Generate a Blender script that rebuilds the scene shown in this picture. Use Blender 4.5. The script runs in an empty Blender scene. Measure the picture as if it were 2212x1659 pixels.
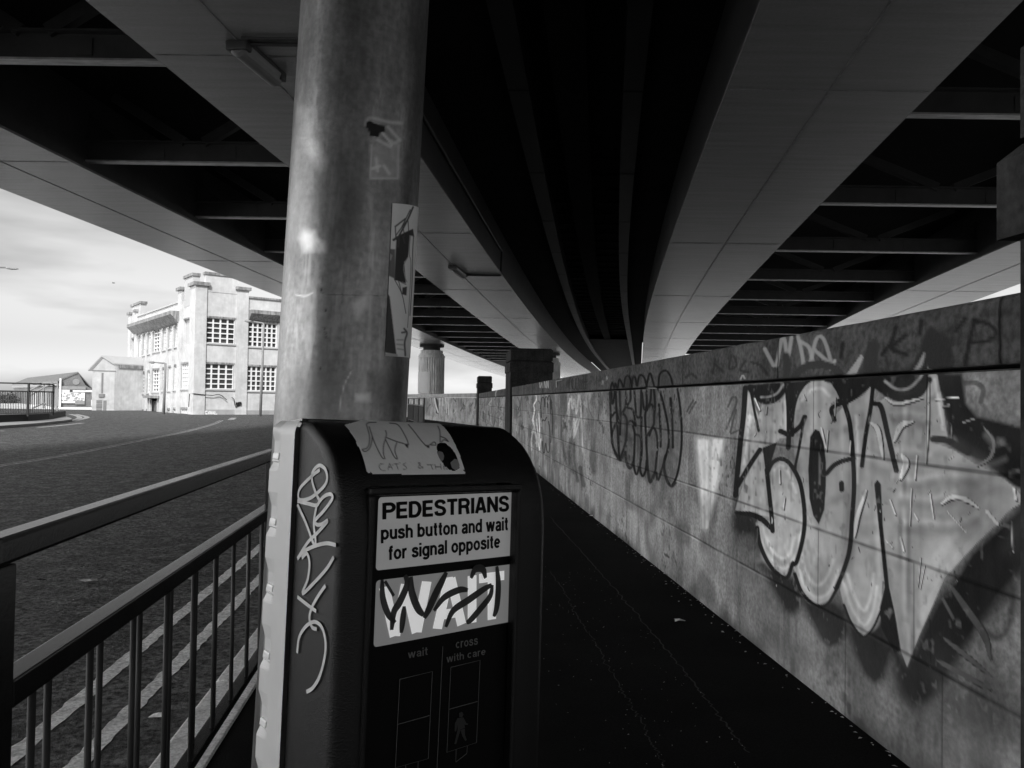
import bpy, bmesh, math, random
import numpy as np
from mathutils import Vector

random.seed(7)
RNG = np.random.default_rng(7)
SC = bpy.context.scene
COL = SC.collection
R = math.radians

# ------------------------------------------------------------------ camera
FPX, CX, CY, K = 1660.0, 1106.0, 829.5, 0.8848      # tracing frame 2212 x 1659
PITCH, ROLL, EYE = R(1.25), R(0.8), 1.25
f_ = np.array([0, math.cos(PITCH), math.sin(PITCH)])
r0 = np.array([1.0, 0, 0]); u0 = np.array([0, -math.sin(PITCH), math.cos(PITCH)])
r_ = r0 * math.cos(ROLL) + u0 * math.sin(ROLL)
u_ = u0 * math.cos(ROLL) - r0 * math.sin(ROLL)
C0 = np.array([0, 0, EYE])
cd = bpy.data.cameras.new('camera'); cam = bpy.data.objects.new('camera', cd); COL.objects.link(cam)
from mathutils import Matrix
cam.matrix_world = Matrix(((r_[0], u_[0], -f_[0], 0), (r_[1], u_[1], -f_[1], 0), (r_[2], u_[2], -f_[2], EYE), (0, 0, 0, 1)))
cd.sensor_width = 36; cd.lens = FPX / 2212 * 36; cd.clip_start = 0.02; cd.clip_end = 3000
SC.camera = cam

# ------------------------------------------------------------------ sky, sun, exposure
SUN_EL, SUN_AZ = R(40), R(179)      # compass style azimuth: 0 = +Y, 90 = +X
w = bpy.data.worlds.new('World'); SC.world = w; w.use_nodes = True
nt = w.node_tree; nt.nodes.clear()
def N(t, **kw):
    n = nt.nodes.new(t)
    for k, v in kw.items(): setattr(n, k, v)
    return n
sky = N('ShaderNodeTexSky', sky_type='NISHITA', sun_disc=False, sun_elevation=SUN_EL, sun_rotation=SUN_AZ,
        air_density=1.0, dust_density=1.0, ozone_density=1.0)
bw = N('ShaderNodeRGBToBW'); nt.links.new(sky.outputs[0], bw.inputs[0])
tc = N('ShaderNodeTexCoord')
mp = N('ShaderNodeMapping'); mp.inputs['Scale'].default_value = (1.5, 1.5, 7.0); mp.inputs['Location'].default_value = (0.35, 0.2, 0.1)
nt.links.new(tc.outputs['Generated'], mp.inputs['Vector'])
nz = N('ShaderNodeTexNoise'); nz.inputs['Scale'].default_value = 1.5; nz.inputs['Detail'].default_value = 5; nz.inputs['Roughness'].default_value = 0.5
nt.links.new(mp.outputs[0], nz.inputs['Vector'])
cr = N('ShaderNodeMapRange'); cr.inputs[1].default_value = 0.40; cr.inputs[2].default_value = 0.54
cr.inputs[3].default_value = 0.48; cr.inputs[4].default_value = 0.72
nt.links.new(nz.outputs[0], cr.inputs[0])
mm = N('ShaderNodeMath', operation='MULTIPLY'); nt.links.new(bw.outputs[0], mm.inputs[0]); nt.links.new(cr.outputs[0], mm.inputs[1])
# extra glow added to the out-of-view left sky to fill under the bridge
gd_ = N('ShaderNodeVectorMath', operation='DOT_PRODUCT'); nrm_ = N('ShaderNodeVectorMath', operation='NORMALIZE')
nt.links.new(tc.outputs['Generated'], nrm_.inputs[0]); nt.links.new(nrm_.outputs[0], gd_.inputs[0])
gd_.inputs[1].default_value = Vector((-.95, -.05, .30)).normalized()
gm = N('ShaderNodeMapRange', interpolation_type='SMOOTHSTEP'); gm.inputs[1].default_value = .60; gm.inputs[2].default_value = 1.0
gm.inputs[3].default_value = 1.0; gm.inputs[4].default_value = 7.8; nt.links.new(gd_.outputs['Value'], gm.inputs[0])
mm2 = N('ShaderNodeMath', operation='MULTIPLY'); nt.links.new(mm.outputs[0], mm2.inputs[0]); nt.links.new(gm.outputs[0], mm2.inputs[1]); mm = mm2
# haze brightens towards the horizon
se_ = N('ShaderNodeSeparateXYZ'); nt.links.new(nrm_.outputs[0], se_.inputs[0])
hm = N('ShaderNodeMapRange', interpolation_type='SMOOTHSTEP'); hm.inputs[1].default_value = -.02; hm.inputs[2].default_value = .16
hm.inputs[3].default_value = .60; hm.inputs[4].default_value = 1.0; nt.links.new(se_.outputs['Z'], hm.inputs[0])
mm3 = N('ShaderNodeMath', operation='MULTIPLY'); nt.links.new(mm.outputs[0], mm3.inputs[0]); nt.links.new(hm.outputs[0], mm3.inputs[1]); mm = mm3
lm = N('ShaderNodeMapRange', interpolation_type='SMOOTHSTEP'); lm.inputs[1].default_value = -.01; lm.inputs[2].default_value = .07
lm.inputs[3].default_value = 1.9; lm.inputs[4].default_value = 1.0; nt.links.new(se_.outputs['Z'], lm.inputs[0])
mm4 = N('ShaderNodeMath', operation='MULTIPLY'); nt.links.new(mm.outputs[0], mm4.inputs[0]); nt.links.new(lm.outputs[0], mm4.inputs[1]); mm = mm4
bg = N('ShaderNodeBackground'); bg.inputs[1].default_value = 0.15
nt.links.new(mm.outputs[0], bg.inputs[0])
wo = N('ShaderNodeOutputWorld'); nt.links.new(bg.outputs[0], wo.inputs[0])
sl = bpy.data.lights.new('sun', 'SUN'); sl.energy = 3.0; sl.angle = R(12); sl.color = (1, 1, 1)
so = bpy.data.objects.new('sun', sl); COL.objects.link(so)
sd = Vector((math.sin(SUN_AZ) * math.cos(SUN_EL), math.cos(SUN_AZ) * math.cos(SUN_EL), math.sin(SUN_EL)))
so.rotation_euler = sd.to_track_quat('Z', 'Y').to_euler(); so.location = (-20, -20, 40)
vs = SC.view_settings; SC.display_settings.display_device = 'sRGB'
vs.view_transform = 'Standard'; vs.look = 'None'; vs.exposure = 0.6; vs.gamma = 1.0; vs.use_curve_mapping = False
SC.cycles.max_bounces = 8; SC.cycles.diffuse_bounces = 5; SC.cycles.use_denoising = True

# ------------------------------------------------------------------ tracing helpers
def project(P):
    d = np.asarray(P, float) - C0
    z = d @ f_
    return np.stack([CX + FPX * (d @ r_) / z, CY - FPX * (d @ u_) / z], -1)
def ray(x, y):
    return f_ + r_ * (x - CX) / FPX - u_ * (y - CY) / FPX
def atz(x, y, z):
    d = ray(x, y); return C0 + d * (z - EYE) / d[2]
def aty(x, y, Y):
    d = ray(x, y); return C0 + d * Y / d[1]
def plane_hit(x, y, p0, n):
    d = ray(x, y); return C0 + d * (np.dot(np.asarray(p0) - C0, n) / np.dot(d, n))
def Z(x0, y0, s):
    def g(x, y=None):
        if y is None: return [((x0 + a / s) * K, (y0 + b / s) * K) for a, b in x]
        return ((x0 + x / s) * K, (y0 + y / s) * K)
    g.k = K / s
    return g
Z1 = Z(0, 600, 3.072); Z2 = Z(600, 950, 2.765); Z2c = Z(600, 1350, 2.765); Z3 = Z(1650, 700, 2.602); Z4 = Z(1650, 800, 2.592)
Z4b = Z(980, 780, 5.027); Z5 = Z(950, 750, 2.949); Z6 = Z(0, 1000, 1.896); Z6b = Z(0, 880, 5.821); Z7 = Z(290, 650, 4.367)
Z8 = Z(1800, 1250, 2.6543); ZP = Z(650, 0, 1.58); ZG = Z(650, 1050, 2.37); ZC = Z(850, 1000, 6.32); ZS = Z(900, 450, 3.687)
ZM = Z(1250, 850, 4.74); ZB = Z(980, 0, 1.843)

# ------------------------------------------------------------------ objects
def link_mesh(name, verts, faces, mat=None, parent=None, smooth=False):
    me = bpy.data.meshes.new(name)
    off = np.array(parent.location) if parent is not None and 'abs' in parent else np.zeros(3)
    if parent is not None and 'abs' not in parent and parent.parent is not None and 'abs' in parent.parent: off = np.array(parent.parent.location)
    V = np.asarray(verts, float) - off
    me.from_pydata([tuple(v) for v in V], [], [tuple(f) for f in faces])
    me.update()
    if mat: me.materials.append(mat)
    if smooth:
        me.polygons.foreach_set('use_smooth', [True] * len(me.polygons))
    o = bpy.data.objects.new(name, me); COL.objects.link(o)
    if parent is not None: o.parent = parent
    return o
def grid_mesh(name, P, mat, parent=None, keep=None, smooth=True):
    nu, nv = P.shape[:2]
    me = bpy.data.meshes.new(name)
    off = np.zeros(3)
    if parent is not None and 'abs' in parent: off = np.array(parent.location)
    elif parent is not None and parent.parent is not None and 'abs' in parent.parent: off = np.array(parent.parent.location)
    V = (P.reshape(-1, 3) - off).astype(np.float32)
    i = np.arange(nu * nv).reshape(nu, nv)
    F = np.stack([i[:-1, :-1], i[1:, :-1], i[1:, 1:], i[:-1, 1:]], -1).reshape(-1, 4)
    if keep is not None: F = F[keep.reshape(-1)]
    me.vertices.add(len(V)); me.vertices.foreach_set('co', V.ravel())
    me.loops.add(F.size); me.loops.foreach_set('vertex_index', F.ravel().astype(np.int32))
    me.polygons.add(len(F)); me.polygons.foreach_set('loop_start', np.arange(0, F.size, 4, dtype=np.int32))
    try: me.polygons.foreach_set('loop_total', np.full(len(F), 4, np.int32))
    except Exception: pass
    me.update(calc_edges=True); me.validate()
    if smooth: me.polygons.foreach_set('use_smooth', np.ones(len(F), bool))
    me.materials.append(mat)
    o = bpy.data.objects.new(name, me); COL.objects.link(o)
    if parent is not None: o.parent = parent
    return o
def set_paint(o, rgba):
    a = o.data.attributes.new('paint', 'FLOAT_COLOR', 'POINT')
    a.data.foreach_set('color', rgba.astype(np.float32).ravel())
def tag(o, label=None, cat=None, group=None, kind=None):
    if label: o['label'] = label
    if cat: o['category'] = cat
    if group: o['group'] = group
    if kind: o['kind'] = kind
    return o
def thing(name, loc, label, cat, group=None):
    o = bpy.data.objects.new(name, None); COL.objects.link(o); o.location = tuple(loc); o['abs'] = 1
    o.empty_display_size = 0.2
    return tag(o, label, cat, group)
class MB:
    def __init__(s): s.v = []; s.f = []
    def add(s, V, F):
        b = len(s.v); s.v += [tuple(map(float, p)) for p in V]; s.f += [tuple(b + i for i in q) for q in F]
    def hexa(s, P):       # 8 points: bottom 4 then top 4
        s.add(P, [(3, 2, 1, 0), (4, 5, 6, 7), (0, 1, 5, 4), (1, 2, 6, 5), (2, 3, 7, 6), (3, 0, 4, 7)])
    def box(s, x0, x1, y0, y1, z0, z1):
        s.hexa([(x0, y0, z0), (x1, y0, z0), (x1, y1, z0), (x0, y1, z0), (x0, y0, z1), (x1, y0, z1), (x1, y1, z1), (x0, y1, z1)])
    def obox(s, p, e1, e2, e3, a, b, c):   # oriented box: p origin, axis ranges
        p = np.asarray(p, float); e1, e2, e3 = map(np.asarray, (e1, e2, e3))
        q = lambda i, j, k: p + e1 * a[i] + e2 * b[j] + e3 * c[k]
        s.hexa([q(0, 0, 0), q(1, 0, 0), q(1, 1, 0), q(0, 1, 0), q(0, 0, 1), q(1, 0, 1), q(1, 1, 1), q(0, 1, 1)])
    def bar(s, p, q, w, h, up=(0, 0, 1)):
        p, q = np.asarray(p, float), np.asarray(q, float); d = q - p; L = np.linalg.norm(d); d = d / L
        up = np.asarray(up, float)
        if abs(np.dot(up, d)) > .99: up = np.array([1.0, 0, 0])
        sd_ = np.cross(d, up); sd_ /= np.linalg.norm(sd_); u2 = np.cross(sd_, d)
        s.obox(p, d, sd_, u2, (0, L), (-w / 2, w / 2), (-h / 2, h / 2))
    def tube(s, pts, r, n=10, cap=True):
        pts = [np.asarray(p, float) for p in pts]; rings = []
        rr = r if isinstance(r, (list, tuple)) else [r] * len(pts)
        for i, p in enumerate(pts):
            d = pts[min(i + 1, len(pts) - 1)] - pts[max(i - 1, 0)]; d /= np.linalg.norm(d)
            a = np.array([0, 0, 1.0]) if abs(d[2]) < .9 else np.array([1.0, 0, 0])
            e1 = np.cross(d, a); e1 /= np.linalg.norm(e1); e2 = np.cross(d, e1)
            rings.append([p + rr[i] * (math.cos(t) * e1 + math.sin(t) * e2) for t in [2 * math.pi * k / n for k in range(n)]])
        V = [v for rg in rings for v in rg]; F = []
        for i in range(len(pts) - 1):
            for k in range(n):
                F.append((i * n + k, i * n + (k + 1) % n, (i + 1) * n + (k + 1) % n, (i + 1) * n + k))
        if cap: F.append(tuple(range(n - 1, -1, -1))); F.append(tuple((len(pts) - 1) * n + k for k in range(n)))
        s.add(V, F)
    def lathe(s, c, prof, n=24, flute=0, depth=0):
        V = []; F = []
        for (rr, z) in prof:
            for k in range(n):
                t = 2 * math.pi * k / n
                q = rr - (depth if flute and (k % flute == 0) else 0)
                V.append((c[0] + q * math.cos(t), c[1] + q * math.sin(t), z))
        for i in range(len(prof) - 1):
            for k in range(n):
                F.append((i * n + k, i * n + (k + 1) % n, (i + 1) * n + (k + 1) % n, (i + 1) * n + k))
        F.append(tuple(range(n - 1, -1, -1))); F.append(tuple((len(prof) - 1) * n + k for k in range(n)))
        s.add(V, F)
    def build(s, name, mat, parent=None, smooth=False, bevel=0):
        o = link_mesh(name, s.v, s.f, mat, parent, smooth)
        if bevel:
            bm = bmesh.new(); bm.from_mesh(o.data)
            bmesh.ops.bevel(bm, geom=[e for e in bm.edges if len(e.link_faces) == 2 and e.calc_face_angle(0) > .5], offset=bevel, segments=2, affect='EDGES', profile=.6)
            bm.to_mesh(o.data); bm.free()
        return o

# ------------------------------------------------------------------ materials
def mat(name, base=.3, rough=.8, var=.25, scale=3, stretch=(1, 1, 1), fine=.0, fscale=60, bump=.0, bscale=40, metal=0, spec=.5,
        streak=0, coat=0, paint=False, emit=0, paint_rough=None, bdist=.01, lo=.3, hi=.7, ior=None):
    m = bpy.data.materials.new(name); m.use_nodes = True; t = m.node_tree; t.nodes.clear()
    def nn(k, **kw):
        x = t.nodes.new(k)
        for a, b in kw.items(): setattr(x, a, b)
        return x
    L = t.links.new
    out = nn('ShaderNodeOutputMaterial'); b = nn('ShaderNodeBsdfPrincipled'); L(b.outputs[0], out.inputs[0])
    b.inputs['Roughness'].default_value = rough; b.inputs['Metallic'].default_value = metal
    b.inputs['Specular IOR Level'].default_value = spec
    if ior: b.inputs['IOR'].default_value = ior
    if coat: b.inputs['Coat Weight'].default_value = coat; b.inputs['Coat Roughness'].default_value = .15
    tc = nn('ShaderNodeTexCoord'); mp = nn('ShaderNodeMapping'); mp.inputs['Scale'].default_value = stretch
    L(tc.outputs['Object'], mp.inputs['Vector'])
    n1 = nn('ShaderNodeTexNoise'); n1.inputs['Scale'].default_value = scale; n1.inputs['Detail'].default_value = 8; n1.inputs['Roughness'].default_value = .62
    L(mp.outputs[0], n1.inputs['Vector'])
    mr = nn('ShaderNodeMapRange'); mr.inputs[1].default_value = lo; mr.inputs[2].default_value = hi
    mr.inputs[3].default_value = 1 - var; mr.inputs[4].default_value = 1 + var
    L(n1.outputs[0], mr.inputs[0])
    val = mr.outputs[0]
    def mul(a, bb):
        x = nn('ShaderNodeMath', operation='MULTIPLY'); L(a, x.inputs[0])
        if isinstance(bb, (int, float)): x.inputs[1].default_value = bb
        else: L(bb, x.inputs[1])
        return x.outputs[0]
    if fine:
        n2 = nn('ShaderNodeTexNoise'); n2.inputs['Scale'].default_value = fscale; n2.inputs['Detail'].default_value = 4
        L(tc.outputs['Object'], n2.inputs['Vector'])
        m2 = nn('ShaderNodeMapRange'); m2.inputs[1].default_value = .32; m2.inputs[2].default_value = .68
        m2.inputs[3].default_value = 1 - fine; m2.inputs[4].default_value = 1 + fine
        L(n2.outputs[0], m2.inputs[0]); val = mul(val, m2.outputs[0])
    if streak:
        mp3 = nn('ShaderNodeMapping'); mp3.inputs['Scale'].default_value = (4.5, 4.5, .6); L(tc.outputs['Object'], mp3.inputs['Vector'])
        n3 = nn('ShaderNodeTexNoise'); n3.inputs['Scale'].default_value = 1.6; n3.inputs['Detail'].default_value = 6; L(mp3.outputs[0], n3.inputs['Vector'])
        m3 = nn('ShaderNodeMapRange'); m3.inputs[1].default_value = .38; m3.inputs[2].default_value = .6
        m3.inputs[3].default_value = 1 - streak; m3.inputs[4].default_value = 1 + streak * .35
        L(n3.outputs[0], m3.inputs[0]); val = mul(val, m3.outputs[0])
    colr = mul(val, base)
    h_extra = None
    if paint:
        at = nn('ShaderNodeAttribute', attribute_name='paint'); sp = nn('ShaderNodeSeparateColor'); L(at.outputs['Color'], sp.inputs[0])
        # paint layer keeps a little of the surface mottling
        pm = nn('ShaderNodeMapRange'); pm.inputs[1].default_value = 1 - var; pm.inputs[2].default_value = 1 + var
        pm.inputs[3].default_value = .86; pm.inputs[4].default_value = 1.1; L(mr.outputs[0], pm.inputs[0])
        pv = mul(sp.outputs[0], pm.outputs[0])
        mx = nn('ShaderNodeMix', data_type='FLOAT'); L(sp.outputs[1], mx.inputs[0]); L(colr, mx.inputs[2]); L(pv, mx.inputs[3])
        jm = nn('ShaderNodeMath', operation='MULTIPLY_ADD'); L(sp.outputs[2], jm.inputs[0]); jm.inputs[1].default_value = -.8; jm.inputs[2].default_value = 1
        colr = mul(mx.outputs[0], jm.outputs[0]); h_extra = sp.outputs[2]
    cc = nn('ShaderNodeCombineColor')
    for i in range(3): L(colr, cc.inputs[i])
    L(cc.outputs[0], b.inputs['Base Color'])
    if emit:
        L(cc.outputs[0], b.inputs['Emission Color']); b.inputs['Emission Strength'].default_value = emit
    if bump or h_extra is not None:
        nb = nn('ShaderNodeTexNoise'); nb.inputs['Scale'].default_value = bscale; nb.inputs['Detail'].default_value = 6; nb.inputs['Roughness'].default_value = .65
        L(mp.outputs[0] if stretch != (1, 1, 1) else tc.outputs['Object'], nb.inputs['Vector'])
        h = nb.outputs[0]
        if h_extra is not None:
            ha = nn('ShaderNodeMath', operation='MULTIPLY_ADD'); L(h_extra, ha.inputs[0]); ha.inputs[1].default_value = -1.0; L(h, ha.inputs[2]); h = ha.outputs[0]
        bp = nn('ShaderNodeBump'); bp.inputs['Strength'].default_value = max(bump, .15); bp.inputs['Distance'].default_value = bdist
        L(h, bp.inputs['Height']); L(bp.outputs[0], b.inputs['Normal'])
    return m
M = {}
M['asphalt'] = mat('asphalt', .082, .66, spec=.12, var=.5, scale=6, fine=1.0, fscale=34, bump=1.0, bscale=30, bdist=.04, lo=.36, hi=.64)
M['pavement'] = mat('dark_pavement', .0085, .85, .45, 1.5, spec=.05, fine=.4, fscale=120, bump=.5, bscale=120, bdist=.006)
M['ground'] = mat('ground', .14, .9, .3, .1)
M['kerb'] = mat('kerb_stone', .85, .7, .25, 6, fine=.25, fscale=90, bump=.3, bscale=80, bdist=.004)
M['paintline'] = mat('worn_line_paint', .85, .8, .3, 14, fine=.3, fscale=60, bump=.5, bscale=70, spec=.1)
M['wall'] = mat('concrete_wall', .31, .9, .5, 2.2, fine=.3, fscale=48, bump=.7, bscale=42, streak=.2, paint=True, bdist=.007, spec=.12)
M['coping'] = mat('rough_coping', .095, .9, spec=.12, var=.4, scale=2.5, fine=.35, fscale=35, bump=.9, bscale=38, streak=.15, paint=True, bdist=.016)
M['pier'] = mat('dark_stone', .038, .9, .4, 3, spec=.12, fine=.3, fscale=30, bump=.8, bscale=30, bdist=.012, streak=.25)
M['soffit'] = mat('weathered_painted_steel', .34, .24, .16, 1.0, stretch=(.5, 6, 1), fine=.06, fscale=20, bump=.05, bscale=2.0, metal=.0, spec=1.0, ior=2.6, streak=0, bdist=.02)
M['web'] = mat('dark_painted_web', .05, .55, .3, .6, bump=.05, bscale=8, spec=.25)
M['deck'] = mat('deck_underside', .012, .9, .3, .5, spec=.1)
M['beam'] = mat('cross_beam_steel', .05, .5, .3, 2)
M['farrail'] = mat('dark_painted_rail', .03, .6, .2, 5)
M['flange'] = mat('galvanised_flange', .55, .35, .35, 3, stretch=(1, 5, 1), metal=.5)
M['galv'] = mat('galvanised_pole', .195, .36, .34, 13, stretch=(1, 1, .8), fine=.2, fscale=190, bump=.10, bscale=120, metal=.7, paint=True, bdist=.002)
M['rail'] = mat('dark_rail_steel', .016, .24, .4, 14, fine=.25, fscale=120, bump=.08, bscale=120, metal=.0, spec=.6, ior=1.65, bdist=.002)
M['black'] = mat('black_textured_plastic', .0035, .27, .2, 30, bump=.6, bscale=900, bdist=.0010, spec=.36)
M['blackflat'] = mat('black_panel', .003, .5, .1, 5, spec=.12)
M['white'] = mat('white_plastic', .62, .45, .06, 8, fine=.03, fscale=60)
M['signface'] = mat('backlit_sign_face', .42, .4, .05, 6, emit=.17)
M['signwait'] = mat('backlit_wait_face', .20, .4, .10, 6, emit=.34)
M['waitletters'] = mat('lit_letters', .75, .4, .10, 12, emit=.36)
M['ink'] = mat('black_ink', .005, .6, .1, 5, spec=.1)
M['greyink'] = mat('grey_ink', .12, .5, .15, 30)
M['dimink'] = mat('dim_ink', .022, .5, .1, 5)
M['tagwhite'] = mat('white_marker', .55, .5, .25, 60)
M['sticker'] = mat('paper_sticker', .55, .6, .05, 8, paint=True)
M['render'] = mat('white_render', .55, .8, .16, .7, fine=.08, fscale=3, streak=.05)
M['render2'] = mat('pale_render', .47, .8, .08, .8)
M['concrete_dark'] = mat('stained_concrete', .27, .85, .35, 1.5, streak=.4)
M['frame'] = mat('white_frame', .75, .6, .05, 3)
M['glass'] = mat('dark_glass', .045, .15, .5, 1.2)
M['brick'] = mat('brick', .16, .85, .18, 2, fine=.12, fscale=9)
M['slate'] = mat('slate_roof', .14, .8, .2, 2)
M['board'] = mat('white_board', .72, .6, .05, 2)
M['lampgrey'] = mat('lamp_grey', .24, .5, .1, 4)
M['blackwall'] = mat('black_kerb', .008, .7, .3, 3)
M['column'] = mat('column_concrete', .8, .8, .15, 1.2, streak=.2)
M['leaf'] = mat('pale_leaf', .5, .7, .3, 30)
M['foliage'] = mat('foliage', .07, .8, .4, 3)
M['diffuser'] = mat('lamp_diffuser', .5, .3, .3, 8)

# ------------------------------------------------------------------ surface painter (paint layers baked onto a surface's own points)
def smooth_line(pts, n=8, closed=False):
    P = np.asarray(pts, float)
    if len(P) < 3: return P
    if closed: Q = np.vstack([P[-1], P, P[0], P[1]])
    else: Q = np.vstack([2 * P[0] - P[1], P, 2 * P[-1] - P[-2]])
    out = []
    for i in range(1, len(Q) - 2):
        p0, p1, p2, p3 = Q[i - 1:i + 3]
        for t in np.linspace(0, 1, n, endpoint=False):
            out.append(.5 * ((2 * p1) + (-p0 + p2) * t + (2 * p0 - 5 * p1 + 4 * p2 - p3) * t * t + (-p0 + 3 * p1 - 3 * p2 + p3) * t ** 3))
    if not closed: out.append(Q[-2])
    return np.array(out)
class Painter:
    def __init__(s, P):
        s.uv = project(P.reshape(-1, 3)); n = len(s.uv)
        s.c = np.zeros(n); s.a = np.zeros(n); s.j = np.zeros(n)
    def over(s, idx, a, v):
        ao = s.a[idx]; an = ao * (1 - a) + a
        s.c[idx] = np.where(an > 1e-6, (s.c[idx] * ao * (1 - a) + v * a) / np.maximum(an, 1e-6), s.c[idx]); s.a[idx] = an
    def _near(s, P, pad):
        lo = P.min(0) - pad; hi = P.max(0) + pad
        return np.nonzero((s.uv[:, 0] > lo[0]) & (s.uv[:, 0] < hi[0]) & (s.uv[:, 1] > lo[1]) & (s.uv[:, 1] < hi[1]))[0]
    def _dist(s, q, P, W=None):
        best = np.full(len(q), 1e9)
        for i in range(len(P) - 1):
            a, b = P[i], P[i + 1]; d = b - a; L2 = max(d @ d, 1e-9)
            t = np.clip(((q - a) @ d) / L2, 0, 1)
            dd = np.hypot(*(q - a - t[:, None] * d).T)
            if W is not None: dd = dd - (W[i] + (W[i + 1] - W[i]) * t)
            best = np.minimum(best, dd)
        return best
    def stroke(s, pts, wd, v, alpha=1, soft=1.0, taper=False, curve=True):
        P = smooth_line(pts, 6) if curve else np.asarray(pts, float)
        idx = s._near(P, wd + soft * 2 + 1)
        if len(idx) == 0: return
        W = np.full(len(P), wd / 2)
        if taper: W *= np.sin(np.linspace(.15, math.pi - .15, len(P))) ** .6
        d = s._dist(s.uv[idx], P, W)
        s.over(idx, alpha * np.clip(.5 - d / (2 * soft), 0, 1), v)
    def poly(s, pts, v, alpha=1, soft=1.0, curve=False):
        P = smooth_line(pts, 5, True) if curve else np.asarray(pts, float)
        idx = s._near(P, soft * 2 + 1)
        if len(idx) == 0: return
        q = s.uv[idx]; C = np.vstack([P, P[:1]]); ins = np.zeros(len(q), bool)
        for i in range(len(P)):
            a, b = C[i], C[i + 1]
            c = ((a[1] > q[:, 1]) != (b[1] > q[:, 1]))
            if a[1] != b[1]: ins ^= c & (q[:, 0] < (b[0] - a[0]) * (q[:, 1] - a[1]) / (b[1] - a[1]) + a[0])
        d = s._dist(q, C); d = np.where(ins, -d, d)
        s.over(idx, alpha * np.clip(.5 - d / (2 * soft), 0, 1), v)
    def rgba(s): return np.stack([s.c, s.a, np.clip(s.j, 0, 1), np.ones_like(s.c)], -1)
def inside(uv, pts):
    P = np.asarray(pts, float); C = np.vstack([P, P[:1]]); ins = np.zeros(len(uv), bool)
    for i in range(len(P)):
        a, b = C[i], C[i + 1]
        if a[1] != b[1]: ins ^= ((a[1] > uv[:, 1]) != (b[1] > uv[:, 1])) & (uv[:, 0] < (b[0] - a[0]) * (uv[:, 1] - a[1]) / (b[1] - a[1]) + a[0])
    return ins
def vnoise(x, y, seed=0):
    rg = np.random.default_rng(seed); T = rg.random((64, 64))
    xi = np.floor(x).astype(int); yi = np.floor(y).astype(int); fx = x - xi; fy = y - yi
    fx = fx * fx * (3 - 2 * fx); fy = fy * fy * (3 - 2 * fy)
    g = lambda a, b: T[a % 64, b % 64]
    return (g(xi, yi) * (1 - fx) + g(xi + 1, yi) * fx) * (1 - fy) + (g(xi, yi + 1) * (1 - fx) + g(xi + 1, yi + 1) * fx) * fy

# ================================================================== SETTING
ROADZ = -0.10
def kerbx(Y): return -1.21 - 0.10 * (Y - 2.58)
def wallx(Y): return 1.632 - 0.0872 * Y
mb = MB(); mb.add([(-900, -300, -.16), (900, -300, -.16), (900, 1500, -.16), (-900, 1500, -.16)], [(0, 1, 2, 3)])
tag(mb.build('ground', M['ground']), kind='structure')
# added pale reflectors for the soffits: left of the carriageway and beyond the junction
mb = MB(); mb.add([(-160, -60, -.13), (-23.5, -60, -.13), (-23.5, 30, -.13), (-160, 30, -.13)], [(0, 1, 2, 3)]); mb.add([(-120, 70.2, -.13), (220, 70.2, -.13), (220, 320, -.13), (-120, 320, -.13)], [(0, 1, 2, 3)])
tag(mb.build('bounce_ground', mat('pale_bounce_ground', .75, .8, .15, .3)), kind='structure')
# the kerb line bends left with the road
KL = [(-60, kerbx(-60)), (0, kerbx(0)), (10, kerbx(10)), (20, kerbx(20)), (28, -3.75), (34, -4.7), (40, -5.9), (48, -8.1), (56, -11.2), (70, -18)]
def kx(Y): return float(np.interp(Y, [a for a, b in KL], [b for a, b in KL]))
ys = [-60, -20, 0, 4, 8, 12, 16, 20, 24, 28, 31, 34, 37, 40, 44, 48, 52, 56, 63, 70]
mb = MB(); V = []
for y in ys: V += [(-24 if y < 28 else -95, y, ROADZ), (kx(y) + .02, y, ROADZ)]
mb.add(V, [(2 * i, 2 * i + 1, 2 * i + 3, 2 * i + 2) for i in range(len(ys) - 1)])
tag(mb.build('road', M['asphalt']), kind='structure')
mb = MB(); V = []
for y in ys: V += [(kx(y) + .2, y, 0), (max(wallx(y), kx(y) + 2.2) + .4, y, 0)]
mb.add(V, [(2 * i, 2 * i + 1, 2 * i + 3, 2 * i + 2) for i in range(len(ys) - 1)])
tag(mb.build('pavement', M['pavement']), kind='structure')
# kerb stones, one run
mb = MB(); yy = -20.0; k = 0
while yy < 68:
    L = .9 if yy < 20 else 3
    a, b = yy + .004, yy + L - .004
    def kq(y, dx, z): return (kx(y) + dx, y, z)
    mb.hexa([kq(a, 0, -.13), kq(a, .2, -.13), kq(b, .2, -.13), kq(b, 0, -.13), kq(a, .012, .006), kq(a, .2, .006), kq(b, .2, .006), kq(b, .012, .006)])
    yy += L
tag(mb.build('kerb', M['kerb'], bevel=.008), kind='structure')
# pavement joints / cracks
mb = MB()
def crackline(pts, wd, z):
    P = smooth_line(pts, 30); n = len(P)
    x = P[:, 0] + .012 * np.cumsum(RNG.normal(0, .3, n)) * .5 + .006 * RNG.normal(0, 1, n)
    for i in range(n - 1):
        ww = wd * (0.7 + .5 * abs(math.sin(i * .13)))
        mb.add([(x[i] - ww, P[i, 1], z), (x[i] + ww, P[i, 1], z), (x[i + 1] + ww, P[i + 1, 1], z), (x[i + 1] - ww, P[i + 1, 1], z)], [(0, 1, 2, 3)])
def pz(x, y): q = atz(x, y, 0); return (q[0], q[1])
Z5b = Z(1300, 1150, 2.2884)
crackline([pz(*Z5b(a, b)) for a, b in [(95, 560), (250, 770), (400, 1000), (560, 1270), (670, 1430), (800, 1640), (900, 1800)]], .0022, .004)
crackline([pz(*Z5b(a, b)) for a, b in [(100, 260), (280, 450), (520, 720), (800, 1030), (1050, 1310), (1300, 1580)]], .003, .004)
tag(mb.build('pavement_cracks', mat('pale_crack_edge', .022, .8, .5, 20)), kind='structure')
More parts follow.
